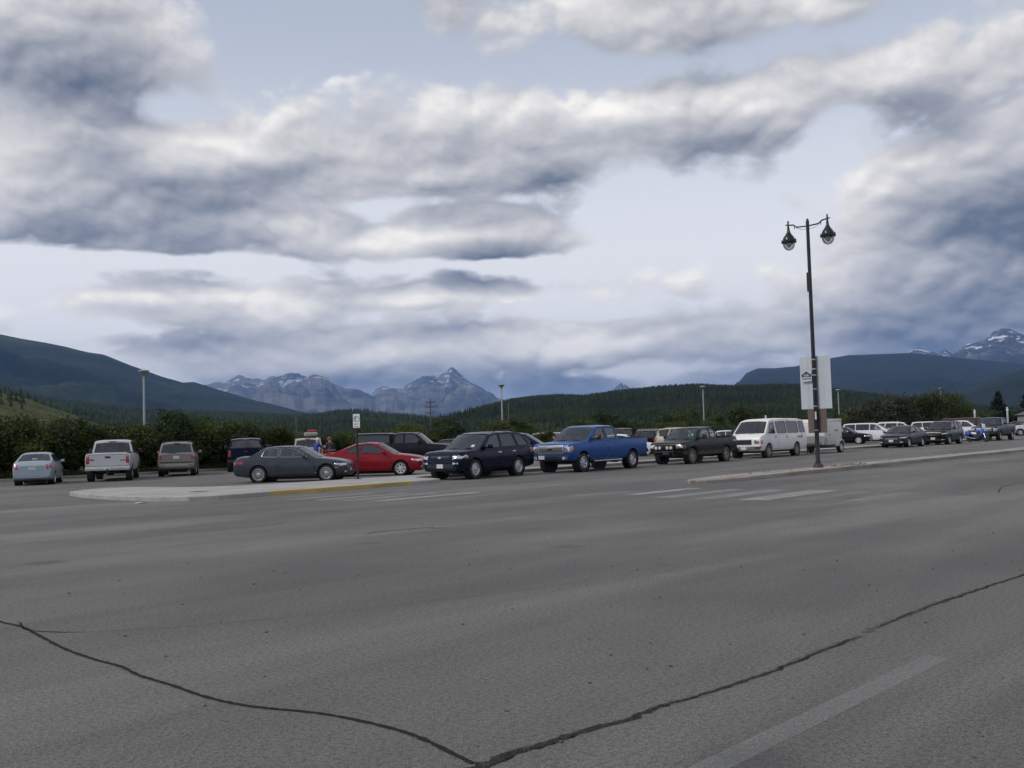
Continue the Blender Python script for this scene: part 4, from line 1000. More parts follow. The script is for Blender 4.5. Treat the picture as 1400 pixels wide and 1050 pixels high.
k.addm('park_sticker', [k.ws(.55, .22), k.ws(.68, .22), k.ws(.68, .34), k.ws(.55, .34)] and ([tuple(Vector(k.ws(u, v_)) + Vector((.012, 0, .006))) for u, v_ in ((.52, .16), (.68, .16), (.68, .30), (.52, .30))], [(0, 1, 2, 3)]), PLATE)

# pewter SUV seen from behind
def rear_suv(k, L, W, zt, mat_lo='paint2', plate_z=.98, wiper=True):
    y = W / 2
    k.lamps(150, L - .10, y - .10, [(-.09, .86), (.17, .87), (.17, zt), (-.09, zt)], LAMPR, 'tail_light')
    k.addm('plate_recess', k.rear([(-.27, plate_z - .12), (.27, plate_z - .12), (.27, plate_z + .13), (-.27, plate_z + .13)], off=.004, step=.12), 'paint2')
    k.plate('rear', plate_z, off=.014)
    k.addm('bumper', k.rear([(-y * .93, .44), (y * .93, .44), (y * .93, .72), (-y * .93, .72)], off=.05, back=.05, step=.12), mat_lo)
    k.addm('bumper_step', k.rear([(-y * .86, .715), (y * .86, .715), (y * .86, .745), (-y * .86, .745)], off=.055, step=.12), BLACKP)
    for s in (-1, 1): k.addm('reflector', k.rear([(s * y * .72 - .08, .56), (s * y * .72 + .08, .56), (s * y * .72 + .08, .60), (s * y * .72 - .08, .60)], off=.056, step=None), LAMPR)
    k.addm('tow_hitch', join(box(k.X(L) - .10, k.X(L) + .1, -.05, .05, .36, .44)), DARKM)
    k.addm('exhaust', shift(lathe([(.03, 0), (.03, .3)], 10, 'x'), (k.X(L) - .02, -.5, .33)), DARKM)
    if wiper: k.addm('rear_wiper', tube([tuple(Vector(k.rw(.0, .05)) + Vector((-.03, 0, 0))), tuple(Vector(k.rw(.55, .12)) + Vector((-.03, 0, 0)))], .014, 5), BLACKP)
    k.addm('brake_light', shift(rbox(-.04, .04, -.14, .14, -.02, .02, .01), tuple(Vector(k.rw(0, .985)) + Vector((-.02, 0, .0)))), LAMPR)
k = K['blazer'] = suv(4.87, 1.90, 1.78, 2.87, .93, .36, 1.14, 6, 'wide', .26, 1.04, tint=(1, 2), cl=.30, rack=True)
rear_suv(k, 4.87, 1.90, 1.16)
front_trim(k, 4.87, 1.9, .84, (.40, .70, .88), 2)
k = K['jeep'] = suv(4.50, 1.82, 1.80, 2.60, .85, .37, 1.16, 5, 'thin', .16, 1.06, tint=(2,), cl=.32, rack=False, tum=.10)
rear_suv(k, 4.50, 1.82, 1.14); front_trim(k, 4.5, 1.82, .86, (.40, .72, .9), 5)
k = K['crv'] = suv(4.55, 1.82, 1.72, 2.62, .90, .345, 1.10, 5, 'wide', .30, 1.0, tint=(1, 2), cl=.25)
rear_suv(k, 4.55, 1.82, 1.45)
front_trim(k, 4.55, 1.82, .80, (.42, .66, .80), 3)

def minivan(L=5.05, W=1.97, H=1.75, wb=3.03, fo=.95, r_=.335, belt=1.08):
    k = Kind(L=L, W=W, wheels=(fo, fo + wb), r=r_, spokes=7, style='wide', rim=r_ * .64,
             top=[(0, .58), (.02, .68), (.08, .76), (.3, .86), (.7, .97), (.95, belt - .04), (1.4, belt), (3.2, belt + .02), (L - .3, belt + .04), (L - .05, belt + .03), (L, belt - .05)],
             bot=std_bot(L, .21, .20, .28), edge=.08, crown=.03, shoulder=.96, rear_plan=[(L - .8, 1), (L - .3, .98), (L - .1, .955), (L - .03, .93), (L, .90)])
    A0 = (.86, k.t(.86) - .01); A1 = (1.95, H - .12); C1 = (L - .42, H - .12); C0 = (L - .08, k.t(L - .1) - .02)
    roof = [(2.3, H - .065), (3.2, H - .05), (4.2, H - .06)]
    win = [(A0[0] + .52, A0[0] + 1.02, 2.46, 2.42), (2.55, 2.51, 3.65, 3.62), (3.73, 3.70, C0[0] - .24, C1[0] - .06)]
    k.cabin(A0, A1, roof, C1, C0, .15, win, bf=.18, br=.05, tint=(1, 2), crown=.05, seats=((1.35, 2), (2.3, 2), (3.2, 3)))
    k.doors([(1.15, 2.50), (2.53, 3.70)]); k.mirrors(A0[0] + .6, belt + .08, (.11, .2, .16))
    front_trim(k, L, W, .76, (.40, .60, .72), 3)
    rear_suv(k, L, W, 1.3); return k
K['minivan'] = minivan()

def pickup(L, W, H, wb, fo, r_, cab_rear, belt, bed_top, crew, hood, spokes=6, style='wide', A=(1.34, 2.04), cl=.42, arch=.075, tint=None, seat_mat=None, bed=True, front_z=.72, rim=None, fp=None):
    s0, s1 = fo, fo + wb
    fp = fp or [(0, .90), (.02, .945), (.07, .97), (.2, .985), (.5, 1)]
    k = Kind(L=L, W=W, wheels=(s0, s1), r=r_, spokes=spokes, style=style, rim=rim or r_ * .60, arch=arch, tw=.26, front_plan=fp,
             rear_plan=[(L - .6, 1), (L - .12, .985), (L - .03, .965), (L, .94)], smooth=.05,
             top=[(0, hood - .20), (.015, hood - .10), (.06, hood - .03), (.2, hood), (A[0] + .05, belt - .02), (A[0] + .3, belt), (cab_rear + .02, belt + .01), (cab_rear + .05, bed_top), (L - .02, bed_top), (L, bed_top - .04)],
             bot=[(0, front_z - .16), (.06, front_z - .22), (.5, cl), (cab_rear, cl), (L - .5, cl + .08), (L, cl + .14)], edge=.065, crown=.03, shoulder=.965,
             bed=(cab_rear + .12, L - .07, .80) if bed else None)
    k.parts_bed = None
    A0 = (A[0], k.t(A[0]) - .01); A1 = (A[1], H - .12); C1 = (cab_rear - .10, H - .12); C0 = (cab_rear + .01, belt - .02)
    roof = [(A1[0] + .25, H - .065), ((A1[0] + C1[0]) / 2 + .1, H - .05), (C1[0] - .2, H - .065)]
    if crew: m = (A0[0] + .25 + cab_rear) / 2 + .08; win = [(A0[0] + .38, A0[0] + .76, m - .06, m - .08), (m + .06, m + .04, cab_rear - .16, cab_rear - .20)]
    else: m = cab_rear - .68; win = [(A0[0] + .38, A0[0] + .76, m - .05, m - .07), (m + .05, m + .03, cab_rear - .14, cab_rear - .18)]
    k.cabin(A0, A1, roof, C1, C0, .14, win, bf=.12, br=.04, tint=tint, crown=.05, seats=((1.0, 2), (1.75, 3)) if crew else ((1.0, 2),), seat_mat=seat_mat, rv=(.14, .88))
    k.doors([(A0[0] + .10, m), (m + .03, cab_rear - .10)] if crew else [(A0[0] + .10, m), (m + .03, cab_rear - .08)], z0=-.06)
    k.m = m
    k.addm('bed_gap', k.side([(cab_rear + .015, cl + .15), (cab_rear + .05, cl + .15), (cab_rear + .05, bed_top - .07), (cab_rear + .015, belt - .07)], off=.003, step=.2), SEAM, both=True)
    k.mirrors(A0[0] + .50, belt + .12, (.12, .20, .22), BLACKP, .06)
    if bed:
        wi = W / 2 - .162; k.addm('bed_liner', join(box(k.X(L - .072), k.X(cab_rear + .122), -wi, wi, .79, .808), box(k.X(L - .066), k.X(L - .06), -wi, wi, .81, bed_top - .04)), BLACKP)
        k.addm('bed_rail', join(rbox(k.X(L - .03), k.X(cab_rear + .08), W / 2 - .175, W / 2 - .045, bed_top + .012, bed_top + .045, .01)), BLACKP, both=True)
    k.addm('tailgate_gap', k.rear([(-W / 2 + .12, cl + .26), (W / 2 - .12, cl + .26), (W / 2 - .12, bed_top - .055), (-W / 2 + .12, bed_top - .055)], off=.002, step=.2), SEAM)
    tg = k.addm('tailgate', k.rear([(-W / 2 + .135, cl + .275), (W / 2 - .135, cl + .275), (W / 2 - .135, bed_top - .065), (-W / 2 + .135, bed_top - .065)], off=.007, step=.15), 'paint')
    k.addm('handle', k.rear([(-.13, bed_top - .22), (.13, bed_top - .22), (.11, bed_top - .13), (-.11, bed_top - .13)], off=.014, step=None), BLACKP, tg)
    k.lamps(165, L - .04, W / 2 - .10, [(-.02, bed_top - .46), (.13, bed_top - .46), (.13, bed_top - .08), (-.02, bed_top - .08)], LAMPR, 'tail_light')
    yb = W / 2 * .96
    bp = k.addm('bumper', rbox(k.X(L) - .17, k.X(L) + .03, -yb, yb, cl + .06, cl + .24, .03), 'rbump')
    k.addm('license_plate', rbox(k.X(L) - .185, k.X(L) - .165, -.16, .16, cl + .075, cl + .225, .006), PLATE)
    k.addm('tow_hitch', join(box(k.X(L) - .25, k.X(L), -.05, .05, cl - .04, cl + .05), shift(lathe([(.028, 0), (.028, .05), (.04, .06), (.02, .1)], 10), (k.X(L) - .22, 0, cl + .05))), DARKM)
    k.addm('brake_light', shift(rbox(-.03, .03, -.18, .18, -.02, .02, .01), tuple(Vector(k.rw(0, .965)) + Vector((-.02, 0, 0)))), LAMPR)
    return k
# blue crew-cab pickup
k = K['f150'] = pickup(5.89, 2.0, 1.93, 3.68, .96, .40, 3.62, 1.30, 1.34, True, 1.20, 6, 'wide', cl=.44)
y = 1.0
k.grille(.60, .82, 1.08, 3, mat=DARKM, barm=ALLOY, frame=ALLOY, off=.012)
k.addm('emblem', k.front([(.115 * math.cos(t), .95 + .048 * math.sin(t)) for t in np.linspace(0, 2 * math.pi, 16, endpoint=False)], off=.05, step=None), plain('badge_blue', (.02, .035, .10), .3, var=.1))
k.lamps(20, .04, y - .17, [(-.15, .82), (.17, .82), (.19, 1.12), (-.15, 1.10)], LAMPC, 'headlight', off=.014)
k.lamps(55, .12, y - .02, [(-.02, .90), (.12, .90), (.12, 1.06), (-.02, 1.06)], LAMPO, 'turn_signal', off=.012)
fb = k.addm('bumper', k.front([(-.99, .50), (.99, .50), (1.0, .74), (-1.0, .74)], off=.09, back=.12, step=.12), CHROME)
k.addm('air_intake', k.front([(-.55, .42), (.55, .42), (.48, .62), (-.48, .62)], off=.10, step=.2), BLACKP)
k.addm('fog_light', k.front([(.66, .55), (.80, .55), (.80, .66), (.66, .66)], off=.10, step=None), LAMPW, both=True)
k.addm('license_plate', k.front([(-.55, .56), (-.25, .56), (-.25, .71), (-.55, .71)], off=.115, step=None), PLATE)
k.addm('running_board', rbox(k.X(3.75), k.X(1.65), .90, 1.04, .40, .46, .02), CHROME, both=True)
k.addm('turn_signal', shift(rbox(-.02, .02, -.06, .06, -.03, .03, .01), (k.X(1.80) + .06, 1.13, 1.44)), LAMPO, both=True)
k.addm('badge', k.side([(5.05, 1.10), (5.38, 1.10), (5.38, 1.18), (5.05, 1.18)], off=.008, step=None), plain('badge_red', (.30, .06, .07), .5, var=.1), both=True)

# dark extended-cab pickup with a bull bar of lamps, dusty along the sills
k = K['dakota'] = pickup(5.46, 1.85, 1.75, 3.33, .92, .375, 3.42, 1.17, 1.20, False, 1.04, 5, 'wide', A=(1.30, 1.98), cl=.38)
y = .925
k.grille(.42, .72, .94, 2, mat=BLACKP, barm=BLACKP); k.lamps(22, .06, y - .18, [(-.20, .74), (.16, .74), (.17, .92), (-.20, .94)], LAMPC, 'headlight')
k.lamps(55, .14, y - .02, [(-.02, .75), (.10, .75), (.10, .91), (-.02, .91)], LAMPR, 'turn_signal', off=.012)
k.addm('bumper', k.front([(-.92, .42), (.92, .42), (.93, .70), (-.93, .70)], off=.08, back=.12, step=.12), BLACKP)
bar = join(tube([(k.X(-.16), -.50, .40), (k.X(-.20), -.50, .86), (k.X(-.19), -.40, .92), (k.X(-.19), .40, .92), (k.X(-.20), .50, .86), (k.X(-.16), .50, .40)], .032, 8), tube([(k.X(-.18), -.5, .60), (k.X(-.18), .5, .60)], .025, 8), tube([(k.X(-.05), -.45, .55), (k.X(-.18), -.5, .55)], .025, 6), tube([(k.X(-.05), .45, .55), (k.X(-.18), .5, .55)], .025, 6))
bb_ = k.addm('bull_bar', bar, BLACKP)
for yy_ in (-.40, -.20, .20, .40):
    k.addm('spot_lamp', shift(lathe([(.02, -.09), (.075, -.02), (.08, .0), (.072, .012), (.001, .02)], 14, 'x', False), (k.X(-.21), yy_, .79)), LAMPW, bb_)
k.plate('front', .56, off=.10, mat=plain('plate_blue', (.22, .30, .42), .5, var=.2, scale=30))
k.addm('roll_bar', join(tube([(k.X(3.66), -.72, 1.18), (k.X(3.62), -.70, 1.66), (k.X(3.62), -.62, 1.74), (k.X(3.62), .62, 1.74), (k.X(3.62), .70, 1.66), (k.X(3.66), .72, 1.18)], .03, 8)), BLACKP)
k.addm('tool_rack', join(*[tube([(k.X(s), -.7, 1.26), (k.X(s), .7, 1.26)], .02, 6) for s in (3.9, 4.5, 5.2)], tube([(k.X(3.7), .74, 1.27), (k.X(5.35), .74, 1.27)], .02, 6), tube([(k.X(3.7), -.74, 1.27), (k.X(5.35), -.74, 1.27)], .02, 6)), BLACKP)
k.addm('permit_sticker', ([tuple(Vector(k.ws(.72 + .07 * math.cos(t), .40 + .10 * math.sin(t))) + Vector((.014, 0, .008))) for t in np.linspace(0, 2 * math.pi, 10, endpoint=False)], [tuple(range(10))]), plain('teal_sticker', (.05, .35, .45), .5, var=.1))
k.addm('badge', k.side([(5.0, 1.0), (5.25, 1.0), (5.25, 1.06), (5.0, 1.06)], off=.008, step=None), PLATE, both=True)
k.addm('fender_flare', k.side([(.92 + .52 * math.cos(t), .385 + .52 * math.sin(t)) for t in np.linspace(.12, math.pi - .12, 16)] + [(.92 + .44 * math.cos(t), .385 + .44 * math.sin(t)) for t in np.linspace(math.pi - .12, .12, 16)], off=.03, step=None), 'flare', both=True)

# silver extended-cab pickup, seen from behind
k = K['superduty'] = pickup(5.75, 2.03, 1.96, 3.60, .95, .39, 3.45, 1.28, 1.31, False, 1.20, 6, 'wide', cl=.46, tint=(1,))
k.grille(.55, .78, 1.02, 3, frame=CHROME); k.lamps(20, .04, .85, [(-.14, .80), (.16, .80), (.16, 1.02), (-.14, 1.02)], LAMPC, 'headlight')
k.addm('bumper', k.front([(-.98, .50), (.98, .50), (.98, .72), (-.98, .72)], off=.09, back=.12, step=.12), CHROME)
k.addm('badge', k.rear([(-.80, .96), (-.55, .96), (-.55, 1.0), (-.80, 1.0)], off=.012, step=None), DARKM)
k.addm('badge', k.rear([(.60, .99), (.78, .99), (.78, 1.05), (.60, 1.05)], off=.012, step=None), DARKM)
k.addm('mud_flap', join(box(k.X(4.98), k.X(4.96), .74, 1.0, .20, .52)), BLACKP, both=True)

# dark pickup with a full canopy over the bed
k = K['canopy'] = pickup(5.85, 2.0, 1.96, 3.65, .95, .39, 3.45, 1.30, 1.32, False, 1.18, 6, 'wide', cl=.44, bed=False, tint=(1,))
k.grille(.55, .78, 1.02, 3, frame=CHROME); k.lamps(20, .04, .85, [(-.14, .80), (.16, .80), (.16, 1.02), (-.14, 1.02)], LAMPC, 'headlight')
k.addm('bumper', k.front([(-.98, .50), (.98, .50), (.98, .72), (-.98, .72)], off=.09, back=.12, step=.12), CHROME)
k.cabin((3.56, 1.30), (3.57, 1.86), [(3.7, 1.905), (4.6, 1.925), (5.6, 1.905)], (5.72, 1.87), (5.83, 1.30), .10, [(3.66, 3.66, 5.70, 5.66, .10)], bf=.01, br=.03, tint=(0,), crown=.05, seats=(), name='canopy', front_glass=False, mat='shell', trim=None)

# full-size pickup with chrome double grille, seen from in front
k = K['chevy'] = pickup(5.85, 2.03, 1.90, 3.66, .98, .39, 3.50, 1.28, 1.32, False, 1.16, 5, 'wide', cl=.44)
k.grille(.60, .76, 1.06, 2, mat=BLACKP, barm=CHROME, off=.01)
k.lamps(22, .05, .85, [(-.16, .74), (.16, .74), (.18, 1.05), (-.16, 1.05)], LAMPC, 'headlight'); k.lamps(55, .12, .98, [(-.02, .86), (.12, .86), (.12, 1.02), (-.02, 1.02)], LAMPO, 'turn_signal', off=.012)
k.addm('bumper', k.front([(-.98, .48), (.98, .48), (.98, .72), (-.98, .72)], off=.09, back=.12, step=.12), BLACKP)
k.addm('emblem', k.front([(-.10, .895), (-.04, .895), (-.04, .87), (.04, .87), (.04, .895), (.10, .895), (.10, .93), (.04, .93), (.04, .955), (-.04, .955), (-.04, .93), (-.10, .93)], off=.045, step=None), plain('badge_gold', (.40, .26, .06), .4, var=.1))

# white passenger van
L = 5.85
k = K['van'] = Kind(L=L, W=2.02, wheels=(.86, 4.36), r=.37, spokes=6, style='wide', rim=.22, arch=.06, tw=.24, smooth=.08,
    front_plan=[(0, .86), (.03, .915), (.1, .95), (.3, .98), (.6, 1)], rear_plan=[(L - .6, 1), (L - .12, .98), (L - .03, .95), (L, .92)],
    top=[(0, .92), (.02, 1.05), (.07, 1.13), (.3, 1.22), (.68, 1.30), (.9, 1.28), (1.3, 1.26), (L - .05, 1.26), (L, 1.22)], bot=[(0, .44), (.08, .38), (.5, .36), (L - .6, .36), (L - .1, .42), (L, .48)], edge=.06, crown=.04, shoulder=.965)
k.cabin((.56, k.t(.56) - .01), (1.28, 1.95), [(1.7, 2.03), (3.2, 2.06), (5.2, 2.04)], (5.72, 1.99), (5.83, 1.24), .15, [(.98, 1.28, 1.78, 1.78, .13), (2.02, 2.0, 3.22, 3.22, .13), (3.36, 3.36, 4.74, 4.72, .13), (4.90, 4.88, 5.62, 5.56, .13)], bf=.14, br=.03, crown=.05, tint=(1, 2, 3), seats=((1.2, 2), (2.3, 3)), trim=BLACKP)
k.doors([(.98, 1.86), (1.98, 3.28)], handle=BLACKP)
k.mirrors(1.0, 1.42, (.10, .20, .26), BLACKP, .06)
k.grille(.42, .72, .98, 5, mat=BLACKP, barm=DARKM)
k.lamps(12, .06, .72, [(-.16, .76), (.12, .76), (.12, .96), (-.16, .96)], LAMPC, 'headlight'); k.lamps(45, .12, .90, [(-.05, .76), (.12, .76), (.12, .96), (-.05, .96)], LAMPO, 'turn_signal', off=.012)
k.addm('bumper', k.front([(-.96, .44), (.96, .44), (.96, .64), (-.96, .64)], off=.09, back=.1, step=.12), CHROME); k.plate('front', .53, off=.11)
k.addm('bumper', k.rear([(-.94, .44), (.94, .44), (.94, .62), (-.94, .62)], off=.08, back=.1, step=.12), CHROME)
k.lamps(155, L - .06, .92, [(-.06, .80), (.10, .80), (.10, 1.2), (-.06, 1.2)], LAMPR, 'tail_light')
k.addm('side_moulding', k.side([(1.35, .60), (3.85, .60), (3.85, .66), (1.35, .66)], off=.012, step=.2), 'paint2', both=True)
LOGOO = plain('logo_orange', (.62, .20, .06), .6, var=.1); LOGOR = plain('logo_red', (.45, .14, .09), .6, var=.1)
def logo(side, s, z, sc):
    """a small company mark: a red word and an orange sun behind it"""
    out = [side([(s + .33 * sc + .13 * sc * math.cos(t), z + .04 * sc + .13 * sc * math.sin(t)) for t in np.linspace(0, 2 * math.pi, 12, endpoint=False)], off=.008, step=None)]
    red = [side([(s + x * sc, z - .05 * sc), (s + (x + .07) * sc, z - .05 * sc), (s + (x + .08) * sc, z + h * sc), (s + (x + .01) * sc, z + h * sc)], off=.010, step=None) for x, h in ((-.36, .08), (-.26, .05), (-.16, .05), (-.06, .08), (.04, .05), (.14, .05))]
    return out[0], join(*red)
lo, lr = logo(k.side, 4.75, 1.05, .8)
k.addm('logo_sun', lo, LOGOO, both=True); k.addm('logo_word', lr, LOGOR, both=True)
# ------------------------------------------------------------------ vehicles where they stand
P_ = {
 'graphite': paint('graphite_paint', (.050, .058, .072), .4, .25, .05), 'silverblue': paint('silver_blue_paint', (.38, .43, .48), .5, .32, .08),
 'red': paint('red_paint', (.25, .010, .016), .2, .25, .04), 'navy': paint('navy_paint', (.003, .006, .024), .2, .2, .03),
 'slate': paint('slate_paint', (.010, .011, .016), .3, .28, .06), 'black': paint('black_paint', (.004, .004, .005), .1, .22, .05),
 'charcoal': paint('charcoal_paint', (.006, .006, .007), .1, .3, .8, (.46, .68), (.15, .125, .09)), 'silver': paint('silver_paint', (.55, .55, .54), .45, .35, .18, (.4, .9)),
 'pewter': paint('pewter_paint', (.25, .225, .20), .5, .34, .12), 'beige': paint('beige_paint', (.48, .42, .33), .2, .35, .1),
 'blue': paint('blue_paint', (.024, .085, .27), .3, .25, .07, (.4, .8)), 'white': paint('white_paint', (.74, .75, .75), 0., .3, .08), 'cream': paint('cream_white_paint', (.76, .75, .72), 0., .35, .14, (.35, .9)),
 'darkgreen': paint('dark_green_paint', (.005, .009, .011), .2, .28, .1, (.4, .8)), 'greyvan': paint('grey_paint', (.045, .048, .055), .35, .3, .1), 'palegrey': paint('pale_grey_paint', (.56, .58, .60), .4, .3, .08), 'maroon': paint('maroon_paint', (.10, .012, .018), .3, .3, .05),
}
DARK2 = plain('dull_grey_plastic', (.05, .05, .052), .6, var=.2); PAINT2 = {}
def mm(p, **kw):
    d = dict(paint=P_[p], paint2=kw.pop('paint2', DARK2), rail=BLACKP, rbump=CHROME, flare=DARK2, shell=P_[p]); d.update(kw); return d
LOT = 'vehicles in the car park'; ROW = 'vehicles parked along the street kerb'
RH = 219.5
place(K['accent'], 'car', 'small silver-blue sedan seen from behind, leftmost by the hedge', 'car', 20.2, -48.4, -17, mm('silverblue', paint2=P_['silverblue'], rim=STEELW), LOT)
place(K['superduty'], 'pickup_truck', 'silver pickup seen from behind with dark tailgate handle and red tail lights', 'pickup truck', 23.9, -48.6, -16, mm('silver', rim=ALLOYD, rbump=P_['silver']), LOT)
place(K['blazer'], 'suv', 'pewter-brown SUV seen from behind with white plate, in front of the hedge', 'suv', 28.3, -50.2, -15, mm('pewter', paint2=P_['pewter']), LOT)
place(K['dakota'] if False else K['chevy'], 'pickup_truck', 'dark blue pickup facing the hedge, half hidden by the grey sedan', 'pickup truck', 33.6, -52.0, -14, mm('navy', rbump=BLACKP), LOT)
place(K['merc'], 'car', 'dark grey four-door sedan with chrome window trim and multi-spoke wheels', 'car', 24.7, -34.7, 95, mm('graphite'), LOT)
place(K['coupe'], 'car', 'bright red two-door coupe behind the parking sign', 'car', 29.3, -35.2, 95, mm('red', rim=STEELW), LOT)
place(K['jeep'], 'suv', 'beige SUV with loaded roof rack, seen from behind beside two people', 'suv', 37.9, -51.9, -12, mm('beige', paint2=P_['beige']), LOT)
place(K['canopy'], 'pickup_truck', 'dark grey pickup with full canopy behind the red coupe', 'pickup truck', 40.6, -46.0, 97, mm('slate'), LOT)
place(K['mdx'], 'suv', 'navy blue SUV parked at the kerb nearest the crosswalk', 'suv', 28.7, -28.1, RH - 2.5, mm('navy', rail=P_['navy']), ROW)
place(K['minivan'], 'minivan', 'dark blue minivan behind the navy SUV', 'minivan', 47.9, -43.7, 97, mm('navy'), LOT)
place(K['f150'], 'pickup_truck', 'bright blue crew-cab pickup with chrome grille and running boards', 'pickup truck', 35.0, -27.5, RH, mm('blue'), ROW)
place(K['dakota'], 'pickup_truck', 'dusty black pickup with four round lamps on its bull bar', 'pickup truck', 43.0, -27.4, RH, mm('charcoal', tyre=RUBDIRT, rim=ALLOYD, rbump=BLACKP), ROW)
place(K['van'], 'van', 'white passenger van with amber turn signals and dark side windows', 'van', 51.2, -27.85, RH, mm('cream', paint2=P_['cream'], rim=ALLOYD, tyre=RUBDIRT), ROW)
place(K['camry'], 'car', 'dark grey sedan facing left, first behind the white trailer', 'car', 70.3, -28.0, RH, mm('slate'), ROW)
place(K['crv'], 'suv', 'small black SUV between the dark sedan and the blue motorcycle', 'suv', 76.9, -27.7, RH, mm('black'), ROW)
place(K['chevy'], 'pickup_truck', 'dark green-black pickup with chrome double grille, last in the kerb row', 'pickup truck', 89.3, -28.0, RH, mm('darkgreen'), ROW)
# second and third rows of the car park, placed by bearing from the camera and distance
def pol(az, r_): return (r_ * math.sin(R(az)), r_ * math.cos(R(az)))
for kind, nm, lab, cat, az, r_, hd, mt in [
    ('coupe', 'car', 'black hatchback showing its nose past the end of the white trailer', 'car', 17.85, 92.0, 118, mm('black', rim=STEELW)),
    ('minivan', 'minivan', 'white minivan with dark side glass, just right of the black hatchback', 'minivan', 19.15, 97.0, 112, mm('white', rim=STEELW)),
    ('chevy', 'pickup_truck', 'black pickup with red brake light, its cab showing over the blue pickup bed', 'pickup truck', 6.0, 80.0, 4, mm('black')),
    ('accent', 'car', 'white sedan hidden behind the tail of the blue pickup', 'car', 6.05, 67.0, 97, mm('white', paint2=P_['white'])),
    ('crv', 'suv', 'black SUV with red tail light and white plate behind the dusty pickup', 'suv', 7.75, 73.0, 24, mm('black', rail=CHROME)),
    ('blazer', 'suv', 'dark slate SUV with roof rails behind the dusty pickup cab', 'suv', 9.2, 96.0, 26, mm('slate', rail=CHROME)),
    ('jeep', 'suv', 'tan SUV half hidden behind the dusty pickup windshield', 'suv', 9.75, 70.0, 130, mm('beige')),
    ('camry', 'car', 'white sedan seen over the bed of the dusty pickup', 'car', 11.9, 97.0, 98, mm('white')),
    ('accent', 'car', 'pale grey sedan seen between the dusty pickup and the white van', 'car', 10.9, 104.0, 98, mm('palegrey', paint2=P_['palegrey'])),
    ('crv', 'suv', 'pale grey SUV roof showing over the navy SUV', 'suv', -.45, 84.0, 97, mm('palegrey')),
    ('minivan', 'minivan', 'silver minivan roof showing left of the blue pickup windshield', 'minivan', 2.4, 92.0, 97, mm('silver')),
    ('camry', 'car', 'black sedan roof showing between the canopy pickup and the navy SUV', 'car', -3.1, 76.0, 97, mm('black')),
    ('blazer', 'suv', 'white SUV standing behind the white minivan', 'suv', 20.6, 110.0, 112, mm('white', paint2=P_['white'], rail=P_['white'])),
    ('minivan', 'minivan', 'white minivan behind the dark sedan in the kerb row', 'minivan', 22.3, 118.0, 112, mm('white')),
    ('minivan', 'minivan', 'white minivan behind the blue motorcycle', 'minivan', 23.55, 112.0, 112, mm('white')),
    ('crv', 'suv', 'pale car cut by the right edge of the photo', 'car', 26.9, 118.0, 290, mm('palegrey')),
    ('van', 'van', 'maroon van roof far behind the white minivans', 'van', 23.9, 142.0, 118, mm('maroon', paint2=P_['maroon'])),
    ('camry', 'car', 'maroon car at the far right behind the dark pickup', 'car', 26.4, 150.0, 118, mm('maroon')),
]:
    place(K[kind], nm, lab, cat, 0, 0, hd, mt, LOT, world=pol(az, r_))
# ------------------------------------------------------------------ cargo trailer behind the van
TRW = paint('trailer_white', (.66, .645, .60), 0., .4, .25, (.5, 1.1)); GREYP = plain('stone_guard', (.33, .33, .32), .45, .5, var=.15)
tr = empty('cargo_trailer', G(57.3, -27.75), math.pi / 2 - R(RH)); tag(tr, 'white enclosed cargo trailer hitched behind the white van', 'trailer')
def prism(poly, y0, y1):
    n = len(poly); V = [(x, y0, z) for x, z in poly] + [(x, y1, z) for x, z in poly]
    return V, [tuple(range(n)), tuple(range(n, 2 * n))[::-1]] + [(i, i + n, (i + 1) % n + n, (i + 1) % n) for i in range(n)]
def bevelled(vf, r_=.02, seg=2):
    bm = bmesh.new(); bv = [bm.verts.new(p) for p in vf[0]]
    for q in vf[1]: bm.faces.new([bv[i] for i in q])
    bmesh.ops.recalc_face_normals(bm, faces=bm.faces); bmesh.ops.bevel(bm, geom=list(bm.edges), offset=r_, segments=seg, affect='EDGES', profile=.5); bm.verts.index_update()
    out = [tuple(p.co) for p in bm.verts], [tuple(q.index for q in f.verts) for f in bm.faces]; bm.free(); return out
side_prof = [(-1.25, .48), (1.20, .48), (1.32, .62), (1.32, 1.72), (1.18, 1.98), (-1.20, 1.98), (-1.25, 1.93)]
bd = link('body', me('body', *bevelled(prism(side_prof, -.80, .80), .025), angle=35), tr, mat=TRW)
link('roof', me('roof', *bevelled(prism([(1.335, 1.78), (1.19, 2.005), (-1.22, 2.005), (-1.265, 1.96), (-1.265, 1.90), (1.29, 1.82)], -.815, .815), .012), angle=35), tr, mat=TRW)
link('roof_trim', me('roof_trim', *join(box(-1.262, 1.25, .803, .812, 1.86, 1.885), box(-1.262, 1.25, -.812, -.803, 1.86, 1.885))), tr, mat=GREYP)
link('stone_guard', me('stone_guard', *join(box(1.322, 1.334, -.78, .78, .62, 1.02), box(.98, 1.31, .802, .810, .52, .92), box(.98, 1.31, -.810, -.802, .52, .92))), tr, mat=GREYP)
